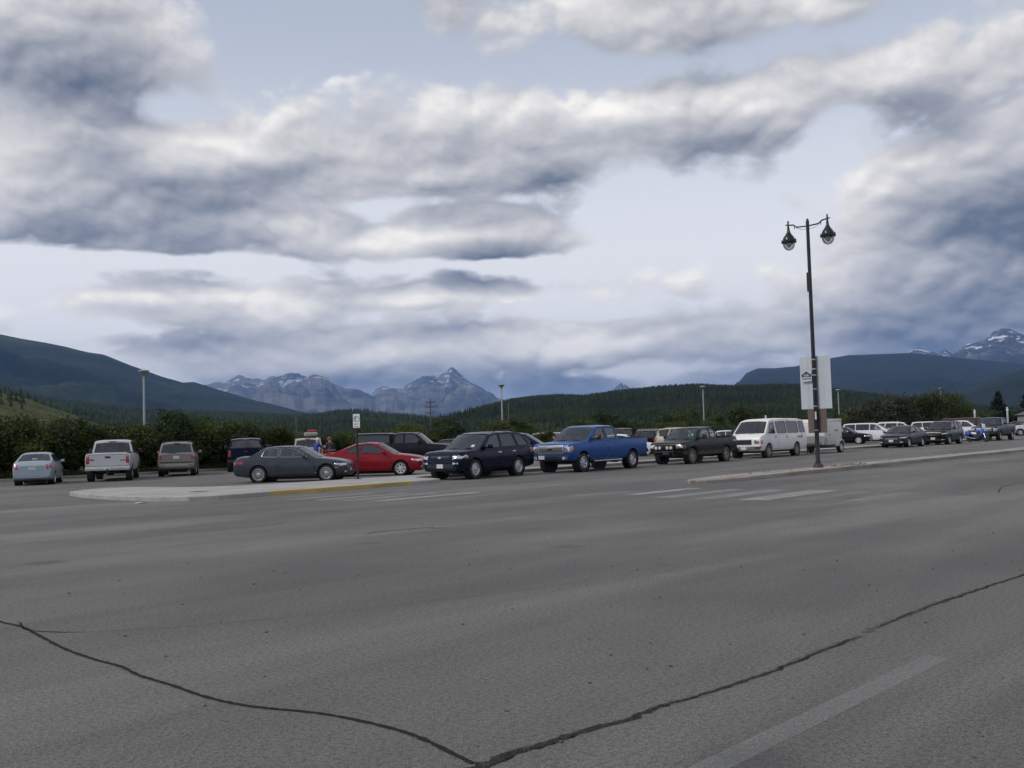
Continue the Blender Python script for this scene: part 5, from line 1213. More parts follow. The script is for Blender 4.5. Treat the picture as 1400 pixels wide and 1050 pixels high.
for sd in (1, -1):
    d = link('door', me('door', *box(.42, .98, .8025 if sd > 0 else -.809, .809 if sd > 0 else -.8025, .58, 1.78)), tr, mat=TRW) if sd < 0 else None
    ty, ri, hu = wheel_meshes(.33, .20, 8, 'thin')
    w = link('wheel', hu, tr, (-.62, .90 * sd, .33), (0, 0, 0 if sd > 0 else math.pi), DARKM); link('tyre', ty, w, mat=RUBBER); link('rim', ri, w, mat=STEELW)
    arc = [(.47 * math.cos(t), .47 * math.sin(t)) for t in np.linspace(.15, math.pi - .15, 14)]; V = [(x - .62, y, z + .33) for y in (.80 * sd, 1.03 * sd) for x, z in arc]; n = len(arc)
    V += [((.40 * math.cos(t)) - .62, 1.03 * sd, .40 * math.sin(t) + .33) for t in np.linspace(.15, math.pi - .15, 14)]
    link('fender', me('fender', V, [(i, i + 1, n + i + 1, n + i) for i in range(n - 1)] + [(n + i, n + i + 1, 2 * n + i + 1, 2 * n + i) for i in range(n - 1)], angle=40), tr, mat=TRW)
    link('tail_light', me('tail_light', *box(-1.262, -1.252, (.62 if sd > 0 else -.74), (.74 if sd > 0 else -.62), .60, .74)), tr, mat=LAMPR)
    link('marker_light', me('marker_light', *box(-1.1, -1.04, (.803 if sd > 0 else -.815), (.815 if sd > 0 else -.803), .9, .94)), tr, mat=LAMPR)
    sg = (lambda poly, off=.008, step=None, sd=sd: ([(-p[0], (.802 + off) * sd, p[1]) for p in poly], [tuple(range(len(poly)))]))
    lo, lr = logo(sg, .35, 1.32, .62); link('logo_sun', me('logo_sun', *lo), tr, mat=LOGOO); link('logo_word', me('logo_word', *lr), tr, mat=LOGOR)
link('latch', me('latch', *box(.52, .58, .803, .83, 1.05, 1.12)), tr, mat=DARKM)
link('chassis', me('chassis', *join(box(-1.2, 1.25, -.7, .7, .40, .47), tube([(1.2, .55, .43), (2.15, .04, .43)], .035, 6), tube([(1.2, -.55, .43), (2.15, -.04, .43)], .035, 6), shift(lathe([(.04, -.85), (.04, .85)], 8, 'y'), (-.62, 0, .33)), tube([(2.0, 0, .0), (2.0, 0, .6)], .03, 8), rbox(2.1, 2.32, -.05, .05, .40, .50, .015))), tr, mat=DARKM)
link('marker_light', me('marker_light', *shift(lathe([(.035, 0), (.03, .02), (.001, .03)], 10, 'x', False), (1.335, .70, .55))), tr, mat=LAMPW)

# roof load of the beige SUV and its two people
jp = next(o for o in scene.objects if o.get('label', '').startswith('beige SUV with loaded'))
JM = jp.matrix_basis.copy()
rk = empty('roof_rack', JM @ Vector((-.35, 0, 1.80)), jp.rotation_euler.z); tag(rk, 'black roof rack carrying gear on the beige SUV', 'roof rack')
link('rail', me('rail', *join(*[tube([(x, -.66, .06), (x, .66, .06)], .02, 6) for x in (-.7, 0, .7)], tube([(-.9, -.66, .07), (.9, -.66, .07)], .02, 6), tube([(-.9, .66, .07), (.9, .66, .07)], .02, 6), *[tube([(x, y, -.04), (x, y, .06)], .02, 6) for x in (-.7, .7) for y in (-.6, .6)])), rk, mat=BLACKP)
bag = bevelled(box(-.55, .45, -.60, .22, .0, .26), .09, 3)
lg = link('luggage', me('luggage', *bag, angle=60), None, (JM @ Vector((-.55, 0, 1.885))), (0, 0, jp.rotation_euler.z), plain('grey_canvas', (.30, .29, .27), .9, var=.25)); tag(lg, 'grey canvas bundle strapped on the roof rack', 'luggage')
b2 = bevelled(box(-.4, .35, -.52, .0, .0, .15), .06, 3)
l2 = link('luggage', me('luggage', *b2, angle=60), None, (JM @ Vector((-.55, 0, 2.15))), (0, 0, jp.rotation_euler.z), plain('red_canvas', (.38, .05, .07), .85, var=.25)); tag(l2, 'red bag on top of the roof bundle', 'luggage')

SKIN = plain('skin', (.42, .24, .17), .6, var=.1); HAIRW = plain('grey_hair', (.55, .54, .52), .8, var=.2); CAPR = plain('red_cap', (.20, .06, .045), .8, var=.15)
def person(label, loc, rz, jacket, trousers, hairm, lean, arms, cap=False):
    """one continuous skinned figure; faces the local +Y axis"""
    J = []; E = []; Rr = []
    def pt(p, r_, par=None):
        J.append(Vector(p)); Rr.append(r_)
        if par is not None: E.append((par, len(J) - 1))
        return len(J) - 1
    tl = Vector((0, math.sin(lean), math.cos(lean)))
    pel = pt((0, 0, .95), .145); wa = pt(Vector((0, 0, .95)) + tl * .18, .135, pel); ch = pt(Vector((0, 0, .95)) + tl * .38, .155, wa); sh = pt(Vector((0, 0, .95)) + tl * .50, .12, ch)
    nk = pt(Vector((0, .01, .95)) + tl * .58, .055, sh); hd = pt(Vector((0, .03, .95)) + tl * .66, .075, nk); ht = pt(Vector((0, .04, .95)) + tl * .76, .10, hd); hc = pt(Vector((0, .03, .95)) + tl * .84, .07, ht)
    nose = pt(J[ht] + Vector((0, .115, -.03)), .016, ht)
    for s, arm in ((-1, arms[0]), (1, arms[1])):
        hp = pt((s * .10, 0, .90), .10, pel); kn = pt((s * .11, .03, .50), .07, hp); an = pt((s * .11, -.02, .10), .045, kn); ft = pt((s * .12, .14, .045), .045, an)
        so = pt(J[sh] + Vector((s * .17, 0, -.02)), .075, sh); el = pt(J[so] + Vector((s * .05, arm[0][0], arm[0][1])), .055, so); wr = pt(J[el] + Vector((s * arm[1][2], arm[1][0], arm[1][1])), .034, el)
        dv = (J[wr] - J[el]).normalized(); pm = pt(J[wr] + dv * .08, .036, wr); side = Vector((1, 0, 0)) if abs(dv.x) < .8 else Vector((0, 0, 1))
        for q, ln in zip((-1.5, -.5, .5, 1.5), (.06, .075, .08, .065)):
            f1 = pt(J[pm] + dv * .03 + side * q * .02, .010, pm); pt(J[f1] + dv * ln * .8 + Vector((0, -.01, -.02)), .008, f1)
        t1 = pt(J[wr] + dv * .035 + side * -s * .04, .011, wr); pt(J[t1] + dv * .045 + side * -s * .012, .009, t1)
    m = bpy.data.meshes.new('person'); m.from_pydata([tuple(p) for p in J], E, []); m.update()
    o = bpy.data.objects.new('tmp', m); COL.objects.link(o); md = o.modifiers.new('s', 'SKIN'); md.use_smooth_shade = True
    for i, sv in enumerate(m.skin_vertices[0].data): sv.radius = (Rr[i], Rr[i] * (.82 if i < 4 else 1)); sv.use_root = (i == 0)
    o.modifiers.new('u', 'SUBSURF').levels = 2; o.modifiers['u'].render_levels = 2
    bpy.context.view_layer.update(); nm = bpy.data.meshes.new_from_object(o.evaluated_get(bpy.context.evaluated_depsgraph_get())); bpy.data.objects.remove(o)
    nm.name = 'person'; nm.materials.clear()
    SHOE = MATS['black_plastic']
    for q in (jacket, trousers, SKIN, SHOE): nm.materials.append(q)
    wrs = [J[i] for i in range(len(J)) if abs(Rr[i] - .036) < 1e-6]
    for p in nm.polygons:
        c = p.center
        if min((c - w).length for w in wrs) < .15: k = 2
        elif (c - J[nk]).dot(tl) > .0 and abs(c.x) < .14: k = 2
        elif c.z < .13: k = 3
        elif (c.z < .90 and abs(c.x) < .26 and abs(c.y) < .25): k = 1
        else: k = 0
        p.material_index = k
    nm.shade_smooth()
    r_ = empty('person', loc, rz); tag(r_, label, 'person'); link('body', nm, r_)
    hv, hf = lathe([(.001, .125), (.06, .118), (.098, .075), (.112, .02), (.108, -.04), (.095, -.07)], 16, 'z', False)
    hp_ = [(x, y * 1.12 - (.012 if z < .02 else 0), z) for x, y, z in hv]
    if cap: hp_ = [(x * 1.03, y * 1.03, z) for x, y, z in hp_]
    keep = [q for q in hf if not (sum(hp_[i][1] for i in q) / 4 > .05 and sum(hp_[i][2] for i in q) / 4 < .03)]
    link('hair' if not cap else 'cap', me('hair', hp_, keep, angle=60), r_, J[ht] + Vector((0, 0, .0)), (-lean * .6, 0, 0), hairm)
    if cap: link('cap_brim', me('cap_brim', *bevelled(box(-.08, .08, .08, .20, .02, .035), .006)), r_, J[ht], (-lean * .6, 0, 0), hairm)
    eyes = join(*[shift(lathe([(.001, -.008), (.011, -.004), (.011, .004), (.001, .008)], 8, 'y', False), (x, .097, .005)) for x in (-.034, .034)])
    link('eyes', me('eyes', *eyes), r_, J[ht], (-lean * .6, 0, 0), BLACKP)
    ears = join(*[shift(rbox(-.012, .012, -.022, .022, -.032, .032, .008), (x, .0, -.01)) for x in (-.107, .107)])
    link('ears', me('ears', *ears), r_, J[ht], (-lean * .6, 0, 0), SKIN)
    return r_
BLUEJ = plain('blue_jacket', (.012, .045, .24), .75, var=.2); BRNJ = plain('brown_jacket', (.055, .042, .040), .85, var=.25); JEAN = plain('dark_trousers', (.03, .034, .045), .9, var=.2)
q = pol(-10.95, 58.5); person('person in a blue jacket with white hair, leaning beside the beige SUV', (q[0], q[1], 0), R(-20), BLUEJ, JEAN, HAIRW, .32, (((.12, -.24), (.22, .04, -.02)), ((.15, -.22), (.22, .06, .02))))
q = pol(-10.15, 59.5); person('person in a dark brown jacket and reddish cap behind the red coupe', (q[0], q[1], 0), R(25), BRNJ, JEAN, CAPR, .10, (((.04, -.27), (.16, -.14, -.02)), ((.04, -.27), (.16, -.14, -.02))), cap=True)

# ------------------------------------------------------------------ motorcycle between the last two cars of the row
MB = plain('motorcycle_blue', (.02, .06, .34), .25, .1, var=.1, coat=.8)
mt = empty('motorcycle', G(83.4, -27.4), R(-62)); tag(mt, 'blue and white motorcycle leaning on its stand before the dark pickup', 'motorcycle')
mt.rotation_euler = (R(-9), 0, R(-62))
for x, nm in ((.74, 'front'), (-.70, 'rear')):
    ty, ri, hu = wheel_meshes(.31, .215, 5, 'thin', .13); w = link('wheel', hu, mt, (x, 0, .31), None, DARKM); link('tyre', ty, w, mat=RUBBER); link('rim', ri, w, mat=ALLOY)
link('fork', me('fork', *join(tube([(.74, .09, .31), (.42, .09, 1.02)], .024, 8), tube([(.74, -.09, .31), (.42, -.09, 1.02)], .024, 8))), mt, mat=CHROME)
link('front_fender', me('front_fender', *bevelled(prism([(.42, .55), (.55, .66), (.80, .68), (1.0, .58), (.80, .645), (.56, .62)], -.06, .06), .008), angle=40), mt, mat=MB)
link('engine', me('engine', *join(bevelled(box(-.28, .30, -.20, .20, .22, .58), .06), shift(lathe([(.14, -.24), (.14, .24)], 14, 'y'), (.05, 0, .36)))), mt, mat=DARKM)
link('fuel_tank', me('fuel_tank', *bevelled(prism([(-.18, .72), (.30, .74), (.40, .86), (.30, .98), (.0, .97), (-.20, .82)], -.16, .16), .06, 3), angle=50), mt, mat=MB)
link('fairing', me('fairing', *bevelled(prism([(.30, .40), (.52, .48), (.62, .80), (.58, 1.02), (.40, 1.06), (.30, .80)], -.22, .22), .06, 3), angle=50), mt, mat=MB)
link('side_panel', me('side_panel', *bevelled(prism([(-.62, .62), (-.1, .55), (-.05, .72), (-.60, .80)], -.15, .15), .04, 2), angle=50), mt, mat=P_['white'])
link('seat', me('seat', *bevelled(prism([(-.85, .84), (-.2, .76), (.0, .82), (-.3, .88), (-.85, .93)], -.15, .15), .035, 2), angle=50), mt, mat=BLACKP)
link('windscreen', me('windscreen', *bevelled(prism([(.56, 1.03), (.42, 1.42), (.40, 1.42), (.53, 1.03)], -.20, .20), .008), angle=50), mt, mat=P_['white'])
link('handlebar', me('handlebar', *join(tube([(.30, .40, 1.08), (.40, .16, 1.06), (.40, -.16, 1.06), (.30, -.40, 1.08)], .016, 8), tube([(.44, .30, 1.10), (.44, .34, 1.24)], .01, 6), rbox(.43, .45, .28, .42, 1.22, 1.32, .008), tube([(.44, -.30, 1.10), (.44, -.34, 1.24)], .01, 6), rbox(.43, .45, -.42, -.28, 1.22, 1.32, .008))), mt, mat=BLACKP)
link('headlight', me('headlight', *shift(lathe([(.05, -.05), (.09, 0), (.085, .02), (.001, .035)], 14, 'x', False), (.60, 0, .90))), mt, mat=LAMPW)
link('exhaust', me('exhaust', *tube([(.2, -.2, .3), (-.1, -.22, .24), (-.4, -.22, .28), (-.95, -.22, .40)], [.03, .03, .05, .055], 10)), mt, mat=CHROME)
link('pannier', me('pannier', *bevelled(box(-.95, -.50, .17, .38, .48, .82), .05, 2), angle=50), mt, mat=MB); link('pannier', me('pannier', *bevelled(box(-.95, -.50, -.38, -.17, .48, .82), .05, 2), angle=50), mt, mat=MB)
link('kickstand', me('kickstand', *tube([(.0, .12, .28), (-.05, .32, .06)], .014, 6)), mt, mat=DARKM)

# ------------------------------------------------------------------ twin street lamp on the median
LP = plain('lamp_post_paint', (.007, .011, .011), .35, .3, var=.2, coat=.3); STRAP = plain('steel_strap', (.55, .55, .55), .35, .8, var=.1)
SIGNB = plain('sign_back', (.50, .53, .56), .45, .35, var=.06, scale=3); BROWN = plain('brown_sign', (.115, .085, .075), .6, var=.1); RUST = plain('rusty_base', (.07, .045, .035), .8, var=.4)
LZ = 8.80
lamp = empty('street_lamp', G(34.5, -16.85, .12), RZ); tag(lamp, 'tall black twin-head street lamp on the median with bell shades', 'street lamp')   # local x = along street, local y = -b
link('pole', me('pole', *lathe([(.10, 0.03), (.10, .22), (.085, .26), (.078, 1.2), (.062, LZ - .02), (.062, LZ + .10), (.045, LZ + .17), (.02, LZ + .21)], 14), angle=35), lamp, mat=LP)
link('base', me('base', *join(lathe([(.19, 0), (.19, .035), (.15, .05), (.13, .10), (.10, .14)], 14), *[shift(lathe([(.022, 0), (.022, .09)], 6), (.15 * math.cos(t), .15 * math.sin(t), .02)) for t in (.8, 2.4, 3.9, 5.5)])), lamp, mat=RUST)
for sd in (1, -1):
    arm = [(0, sd * .05, LZ - .06), (0, sd * .42, LZ - .04), (0, sd * .56, LZ + .06), (0, sd * .85, LZ + .10)]
    am = link('arm', me('arm', *tube(arm, .028, 8), angle=40), lamp, mat=LP)
    link('arm_finial', me('arm_finial', *join(tube([(0, sd * .76, LZ + .02), (0, sd * .76, LZ + .24)], .03, 8), tube([(0, sd * .52, LZ - .0), (0, sd * .50, LZ - .10)], .015, 6))), am, mat=LP)
    wr = [(0, sd * (.06 + .40 * t), LZ - .16 - .08 * t + .20 * t * t) for t in np.linspace(0, 1, 9)]
    link('scroll', me('scroll', *tube(wr, .007, 6)), am, mat=LP)
    hz_ = LZ + .06
    hd = link('lamp_shade', me('lamp_shade', *shift(lathe([(.032, 0), (.042, -.08), (.052, -.17), (.078, -.26), (.135, -.35), (.195, -.43), (.22, -.50), (.23, -.55), (.275, -.55), (.275, -.61), (.245, -.645), (.23, -.65)], 20, 'z', False), (0, sd * .76, hz_)), angle=35), lamp, mat=LP)
    link('shade_lug', me('shade_lug', *join(*[shift(rbox(-.025, .025, -.02, .02, -.08, .05, .008), (.265 * math.cos(t), sd * .76 + .265 * math.sin(t), hz_ - .55)) for t in (.0, 1.57, 3.14, 4.71)])), hd, mat=LP)
    gm_ = MATS.get('lamp_globe') or glass_mat('lamp_globe', (.80, .82, .84), .10); MATS['lamp_globe'] = gm_
    gl_ = link('globe', me('globe', *shift(lathe([(.225, -.645), (.215, -.72), (.185, -.80), (.13, -.87), (.055, -.905), (.001, -.915)], 20, 'z', False), (0, sd * .76, hz_)), angle=60), hd, mat=gm_)
    link('lamp_bulb', me('lamp_bulb', *shift(lathe([(.02, -.58), (.11, -.61), (.10, -.73), (.045, -.80), (.001, -.81)], 14, 'z', False), (0, sd * .76, hz_)), angle=60), hd, mat=LAMPW)
link('bracket_plate', me('bracket_plate', *rbox(-.03, .03, .06, .12, LZ - 2.45, LZ - 1.75, .01)), lamp, mat=LP)
sg = empty('road_sign', G(34.5, -16.85, .12), RZ); tag(sg, 'large blank back of a white road sign strapped to the street lamp', 'sign')
link('panel', me('panel', *bevelled(box(.085, .095, -.59, .59, 2.10, 4.0), .003, 1)), sg, mat=SIGNB)
for y in (-.30, .30): link('stiffener', me('stiffener', *box(.078, .0845, y - .02, y + .02, 2.13, 3.97)), sg, mat=SIGNB)
for z in (2.18, 2.80, 3.30, 3.52, 3.86): link('strap', me('strap', *shift(lathe([(.081, 0), (.081, .035)], 16, 'z', False), (0, 0, z))), sg, mat=STRAP)
sb = empty('information_sign', G(34.5, -16.85, .12), RZ); tag(sb, 'brown sign back strapped under the white road sign', 'sign')
link('panel', me('panel', *bevelled(box(.088, .098, -.36, .36, 1.24, 2.09), .003, 1)), sb, mat=BROWN)
for z in (1.32,): link('strap', me('strap', *shift(lathe([(.083, 0), (.083, .03)], 16, 'z', False), (0, 0, z))), sb, mat=STRAP)
link('notice', me('notice', *box(-.088, -.082, -.06, -.0, 1.72, 2.0)), sb, mat=PLATE)
em = empty('emblem_sign', G(34.5, -16.85, .12), RZ); tag(em, 'small emblem plate with black arch mark left of the lamp post', 'sign')
link('plate', me('plate', *box(-.010, -.002, .10, .50, 3.10, 3.52)), em, mat=SIGNB)
INK = plain('black_ink', (.01, .012, .012), .6, var=.1)
def ring(c, ro, ri, t0, t1, n=18): 
    V = [(-.013, c[0] + r_ * math.cos(t), c[1] + r_ * math.sin(t)) for r_ in (ro, ri) for t in np.linspace(t0, t1, n)]
    return V, [(i, i + 1, n + i + 1, n + i) for i in range(n - 1)]
def flat(pl): return [(-.013, y, z) for y, z in pl], [tuple(range(len(pl)))]
link('mark', me('mark', *join(ring((.30, 3.34), .115, .065, 0, math.pi), ring((.30, 3.36), .045, .02, 0, 2 * math.pi), flat([(.12, 3.29), (.20, 3.29), (.20, 3.36), (.12, 3.38)]), flat([(.40, 3.29), (.48, 3.29), (.48, 3.38), (.40, 3.36)]), flat([(.12, 3.265), (.48, 3.265), (.48, 3.295), (.12, 3.295)]))), em, mat=INK)
link('lettering', me('lettering', *join(*[flat([(y, 3.175), (y + .035, 3.175), (y + .035, 3.22), (y, 3.22)]) for y in np.arange(.13, .46, .05)])), em, mat=INK)

# ------------------------------------------------------------------ parking sign on the pavement
ps = empty('parking_sign', G(24.5, -30.45, .13), RZ - R(8)); tag(ps, 'white parking sign with green ring on a dark post by the red coupe', 'sign')
link('post', me('post', *join(box(-.03, .03, -.03, .03, 0, 2.40), box(-.10, .10, -.10, .10, 0, .012))), ps, mat=DARKM)
GREENI = plain('sign_green', (.02, .16, .07), .5, var=.1); REDI = plain('sign_red', (.42, .05, .04), .5, var=.1)
# the sign turns its face to the street corner, local -x/-y side
face = empty('sign_face', (0, 0, 0), 0, ps); face.rotation_euler = (0, 0, R(46))
link('sign_panel', me('sign_panel', *bevelled(box(-.045, -.035, -.13, .13, 1.92, 2.44), .004, 1)), face, mat=P_['white'])
def fx(vf): return [(-.0475, y, z) for _, y, z in vf[0]], vf[1]
def ringz(cz, ro, ri, t0, t1, n=20, cy=0.): V, F = ring((cy, cz), ro, ri, t0, t1, n); return fx((V, F))
letterP = [fx(flat([(.035, 2.17), (.060, 2.17), (.060, 2.34), (.035, 2.34)]))] + [ringz(2.295, .048, .024, -math.pi / 2 + math.pi, math.pi / 2 + math.pi, 10, cy=.035)]
link('sign_symbol', me('sign_symbol', *join(ringz(2.255, .115, .095, 0, 2 * math.pi, 24), *letterP)), face, mat=GREENI)
link('sign_arrow', me('sign_arrow', *join(fx(flat([(-.07, 2.05), (.05, 2.05), (.05, 2.075), (-.07, 2.075)])), fx(flat([(.05, 2.03), (.09, 2.0625), (.05, 2.095)])), fx(flat([(-.08, 1.96), (.08, 1.96), (.08, 1.985), (-.08, 1.985)])))), face, mat=REDI)

# ------------------------------------------------------------------ car park lights, poles, marker posts, shed
GALV = plain('galvanised', (.40, .42, .44), .5, .6, var=.1); WOODP = plain('pole_wood', (.13, .10, .08), .9, var=.25); GLOW = plain('lens_white', (.6, .6, .58), .4, var=.1)
pm = me('pole', *lathe([(.16, 0), (.16, .08), (.115, .10), (.085, 7.35), (.085, 7.45), (.12, 7.5)], 12), angle=35)
hm_ = me('lamp_head', *lathe([(.11, 7.45), (.16, 7.55), (.34, 7.78), (.44, 7.86), (.44, 7.92), (.30, 7.98), (.001, 8.02)], 18, 'z', False), angle=35); lm_ = me('lens', *lathe([(.12, 7.56), (.32, 7.772), (.001, 7.775)], 18, 'z', False))
for az, r_, lb in ((-19.8, 91, 'grey car park light standing behind the pewter SUV and hedge'), (-.6, 127, 'grey car park light standing behind the navy SUV'), (10.55, 153, 'grey car park light rising behind the dusty black pickup'), (17.65, 190, 'grey car park light far off, right of the street lamp signs'), (22.7, 205, 'grey car park light among the trees at far right')):
    p = pol(az, r_); o = empty('car_park_light', (p[0], p[1], 0)); tag(o, lb, 'lamp post', 'car park lights'); link('pole', pm, o, mat=GALV); h = link('lamp_head', hm_, o, mat=GALV); link('lens', lm_, h, mat=GLOW)
def upole(label, az, r_, h, arms, lean=0.):
    p = pol(az, r_); o = empty('utility_pole', (p[0], p[1], 0)); tag(o, label, 'utility pole', 'utility poles in the valley'); o.rotation_euler = (0, R(lean), R(10))
    link('pole', me('pole', *lathe([(.20, 0), (.13, h)], 10)), o, mat=WOODP)
    for z, w in arms:
        a_ = link('crossarm', me('crossarm', *box(-w, w, -.22, -.10, z - .09, z + .09)), o, mat=WOODP)
        link('insulator', me('insulator', *join(*[shift(lathe([(.05, 0), (.09, .1), (.05, .22)], 8), (x, -.16, z + .09)) for x in (-w * .9, -w * .45, w * .45, w * .9)])), a_, mat=DARKM)
upole('wooden utility pole with three crossarms in front of the far peak', -4.6, 250, 10.9, [(10.2, 1.1), (9.0, 1.35), (7.6, 1.0)])
upole('wooden utility pole with one crossarm behind the beige SUV', -11.95, 300, 9.4, [(9.1, 1.5), (5.6, .4)])
upole('plain leaning wooden pole right of the central car park light', -.28, 300, 11.2, [], 1.5)
upole('short wooden pole on the slope above the left hedge', -15.9, 420, 12.5, [(11.8, 1.2)])
for az, r_, h, lb in ((13.85, 128, 3.1, 'white marker post showing over the white van roof'), (24.25, 150, 3.2, 'white marker post left of the dark pickup cab'), (25.75, 150, 3.4, 'white marker post right of the dark pickup cab')):
    p = pol(az, r_); o = empty('marker_post', (p[0], p[1], 0)); tag(o, lb, 'post', 'white marker posts'); link('post', me('post', *lathe([(.13, 0), (.13, h - .1), (.09, h)], 10), angle=40), o, mat=GALV); link('band', me('band', *shift(lathe([(.135, 0), (.135, .25)], 10, 'z', False), (0, 0, h - .5))), o, mat=P_['white'])
sp_ = pol(28.0, 178); sh_ = empty('shed', (sp_[0], sp_[1], 0), R(20)); tag(sh_, 'low grey shed at the right edge behind the parked cars', 'shed')
link('wall', me('wall', *box(-5, 5, -3, 3, 0, 2.4)), sh_, mat=plain('shed_wall', (.22, .22, .22), .8, var=.15)); link('roof', me('roof', *prism([(-5.4, 2.4), (5.4, 2.4), (0, 3.6)], -3.4, 3.4)), sh_, mat=plain('shed_roof', (.10, .10, .105), .7, var=.15)); link('door', me('door', *box(-.8, .8, -3.06, -3.005, 0, 2.1)), sh_, mat=GREYP); link('window', me('window', *box(2.0, 3.2, -3.05, -3.005, 1.0, 1.9)), sh_, mat=BLACKP)
pap = pol(-20.6, 36.6); tag(link('litter', me('litter', *bevelled(([(-.16, -.1, .006), (.15, -.12, .03), (.17, .1, .008), (-.13, .12, .02), (-.16, -.1, .002), (.15, -.12, .026), (.17, .1, .004), (-.13, .12, .016)], [(0, 1, 2, 3), (7, 6, 5, 4), (0, 4, 5, 1), (1, 5, 6, 2), (2, 6, 7, 3), (3, 7, 4, 0)]), .001, 1)), None, (G(14.2, -27.3)), None, P_['white']), 'scrap of white paper lying by the pavement corner', 'litter')
# ------------------------------------------------------------------ shrubs and trees
def leaf_mat(name, c0, c1, sc=.6):
    m, b, p = new_mat(name); nt = m.node_tree
    oi = b.n('ShaderNodeObjectInfo'); o = b.n('ShaderNodeTexCoord').outputs['Object']; gi = b.n('ShaderNodeNewGeometry')
    f = b.noise(b.v('ADD', o, b.v('SCALE', (7., 3., 5.), oi.outputs['Random'])), sc, 3, .6)
    c = b.mix(b.ramp(f, .35, .65), c0, c1); c = b.v('SCALE', c, b.ramp(gi.outputs['Random Per Island'], 0., 1., .55, 1.5, False)); c = b.v('SCALE', c, b.ramp(oi.outputs['Random'], 0, 1, .75, 1.25, False))
    b.put(p.inputs['Base Color'], c); p.inputs['Roughness'].default_value = .6; p.inputs['Specular IOR Level'].default_value = .3
    t = b.n('ShaderNodeBsdfTranslucent'); b.put(t.inputs[0], b.v('SCALE', c, 1.3)); mx = b.n('ShaderNodeMixShader'); mx.inputs[0].default_value = .25
    nt.links.new(p.outputs[0], mx.inputs[1]); nt.links.new(t.outputs[0], mx.inputs[2]); nt.links.new(mx.outputs[0], nt.nodes['Material Output'].inputs['Surface']); return m
LEAFD = leaf_mat('hedge_leaves', (.018, .032, .008), (.044, .066, .015)); LEAFM = leaf_mat('shrub_leaves', (.030, .050, .009), (.078, .096, .018)); TWIG = leaf_mat('bare_twigs', (.030, .036, .018), (.056, .058, .034)); NEED = leaf_mat('pine_needles', (.010, .018, .010), (.022, .032, .014))
BARK = plain('bark', (.07, .055, .045), .9, var=.3, scale=12)
def foliage(seed, w, h, n, leaf, lumps=9, base=.08, cone=False, long=1.0):
    g = np.random.default_rng(seed)
    # clumps first: leaves gather round them, which leaves gaps and an uneven outline
    if cone:
        cz = g.random(lumps) ** .8; ca = g.random(lumps) * 6.28; rr = (1 - cz) * w * .5 * (.6 + .5 * g.random(lumps)); C = np.stack([np.cos(ca) * rr, np.sin(ca) * rr, h * (base + (1 - base) * cz)], 1); S = np.stack([np.full(lumps, w * .13) * (1.3 - cz)] * 2 + [np.full(lumps, h * .045)], 1)
    else:
        u = g.random((lumps, 3)); ca = u[:, 0] * 6.28; cz = .12 + .80 * u[:, 1]; prof = np.sqrt(np.clip(1 - ((cz - .45) / .62) ** 2, .05, 1)); rr = w * .5 * prof * (.35 + .55 * u[:, 2])
        C = np.stack([np.cos(ca) * rr, np.sin(ca) * rr, h * (base + (1 - base) * cz * .92)], 1); s_ = (.12 + .12 * g.random(lumps)) * w * .8; S = np.stack([s_, s_, s_ * .85], 1)
    k = g.integers(0, lumps, n); P = C[k] + g.normal(size=(n, 3)) * S[k] * .62; P[:, 2] = np.clip(P[:, 2], .05, None)
    d1 = g.normal(size=(n, 3)); d1 /= np.linalg.norm(d1, axis=1)[:, None]; d2 = np.cross(d1, g.normal(size=(n, 3))); d2 /= np.linalg.norm(d2, axis=1)[:, None]
    sz = (leaf * (.6 + .8 * g.random(n)))[:, None]
    V = np.stack([P - d1 * sz * long, P + d2 * sz * .5, P + d1 * sz * long, P - d2 * sz * .5], 1).reshape(-1, 3)
    return me_np('foliage', V, np.arange(n * 4).reshape(n, 4))
def stems(seed, h, n, w, r_=.03):
    g = random.Random(seed); parts = []
    for i in range(n):
        a = g.random() * 6.28; x, y = math.cos(a) * w * .5 * g.random(), math.sin(a) * w * .5 * g.random()
        parts.append(tube([(x * .15, y * .15, 0), (x * .5, y * .5, h * .4), (x, y, h * .8)], [r_, r_ * .7, r_ * .3], 5, False))
    return me('stem', *join(*parts))
SHR = [(foliage(20 + i, 2.7, 3.0, 7500, .068, 18 + i * 2), stems(40 + i, 2.6, 9, 2.0)) for i in range(5)]
def shrub(i, p, sx, sz, mat, label, group):
    o = empty('shrub', (p[0], p[1], .03), random.random() * 6.28); tag(o, label, 'shrub', group); o.scale = (sx, sx * random.uniform(.9, 1.1), sz)
    f, s = SHR[i % 5]; link('foliage', f, o, mat=mat); link('stem', s, o, mat=BARK)
# dense tall hedge at left, in two staggered ranks
HG = 'shrubs of the hedge at the left'
for i in range(34):
    a = 19.5 + i * .54 + random.uniform(-.3, .3); b_ = -56.6 - (i % 2) * 1.7 + random.uniform(-.3, .3); t = 0
    hgt = 1.14 if a < 25.5 else (.92 + .22 * random.random() if a < 31.5 else 1.0 + .2 * random.random())
    if 27.3 < a < 28.6: hgt *= .85
    p = G(a, b_); azd = math.degrees(math.atan2(p[0], p[1])); near = next(n_ for lim, n_ in ((-23.2, 'behind the silver-blue sedan'), (-21.2, 'left of the silver pickup'), (-19.3, 'behind the silver pickup'), (-17.2, 'behind the pewter SUV'), (-14.8, 'right of the pewter SUV'), (-12.9, 'behind the dark blue pickup'), (99, 'left of the beige SUV')) if azd < lim)
    shrub(i, p, random.uniform(.95, 1.15), hgt * random.uniform(.80, 1.12), LEAFD if i % 3 else LEAFM, ('front' if i % 2 == 0 else 'rear') + ' rank hedge shrub ' + near, HG)
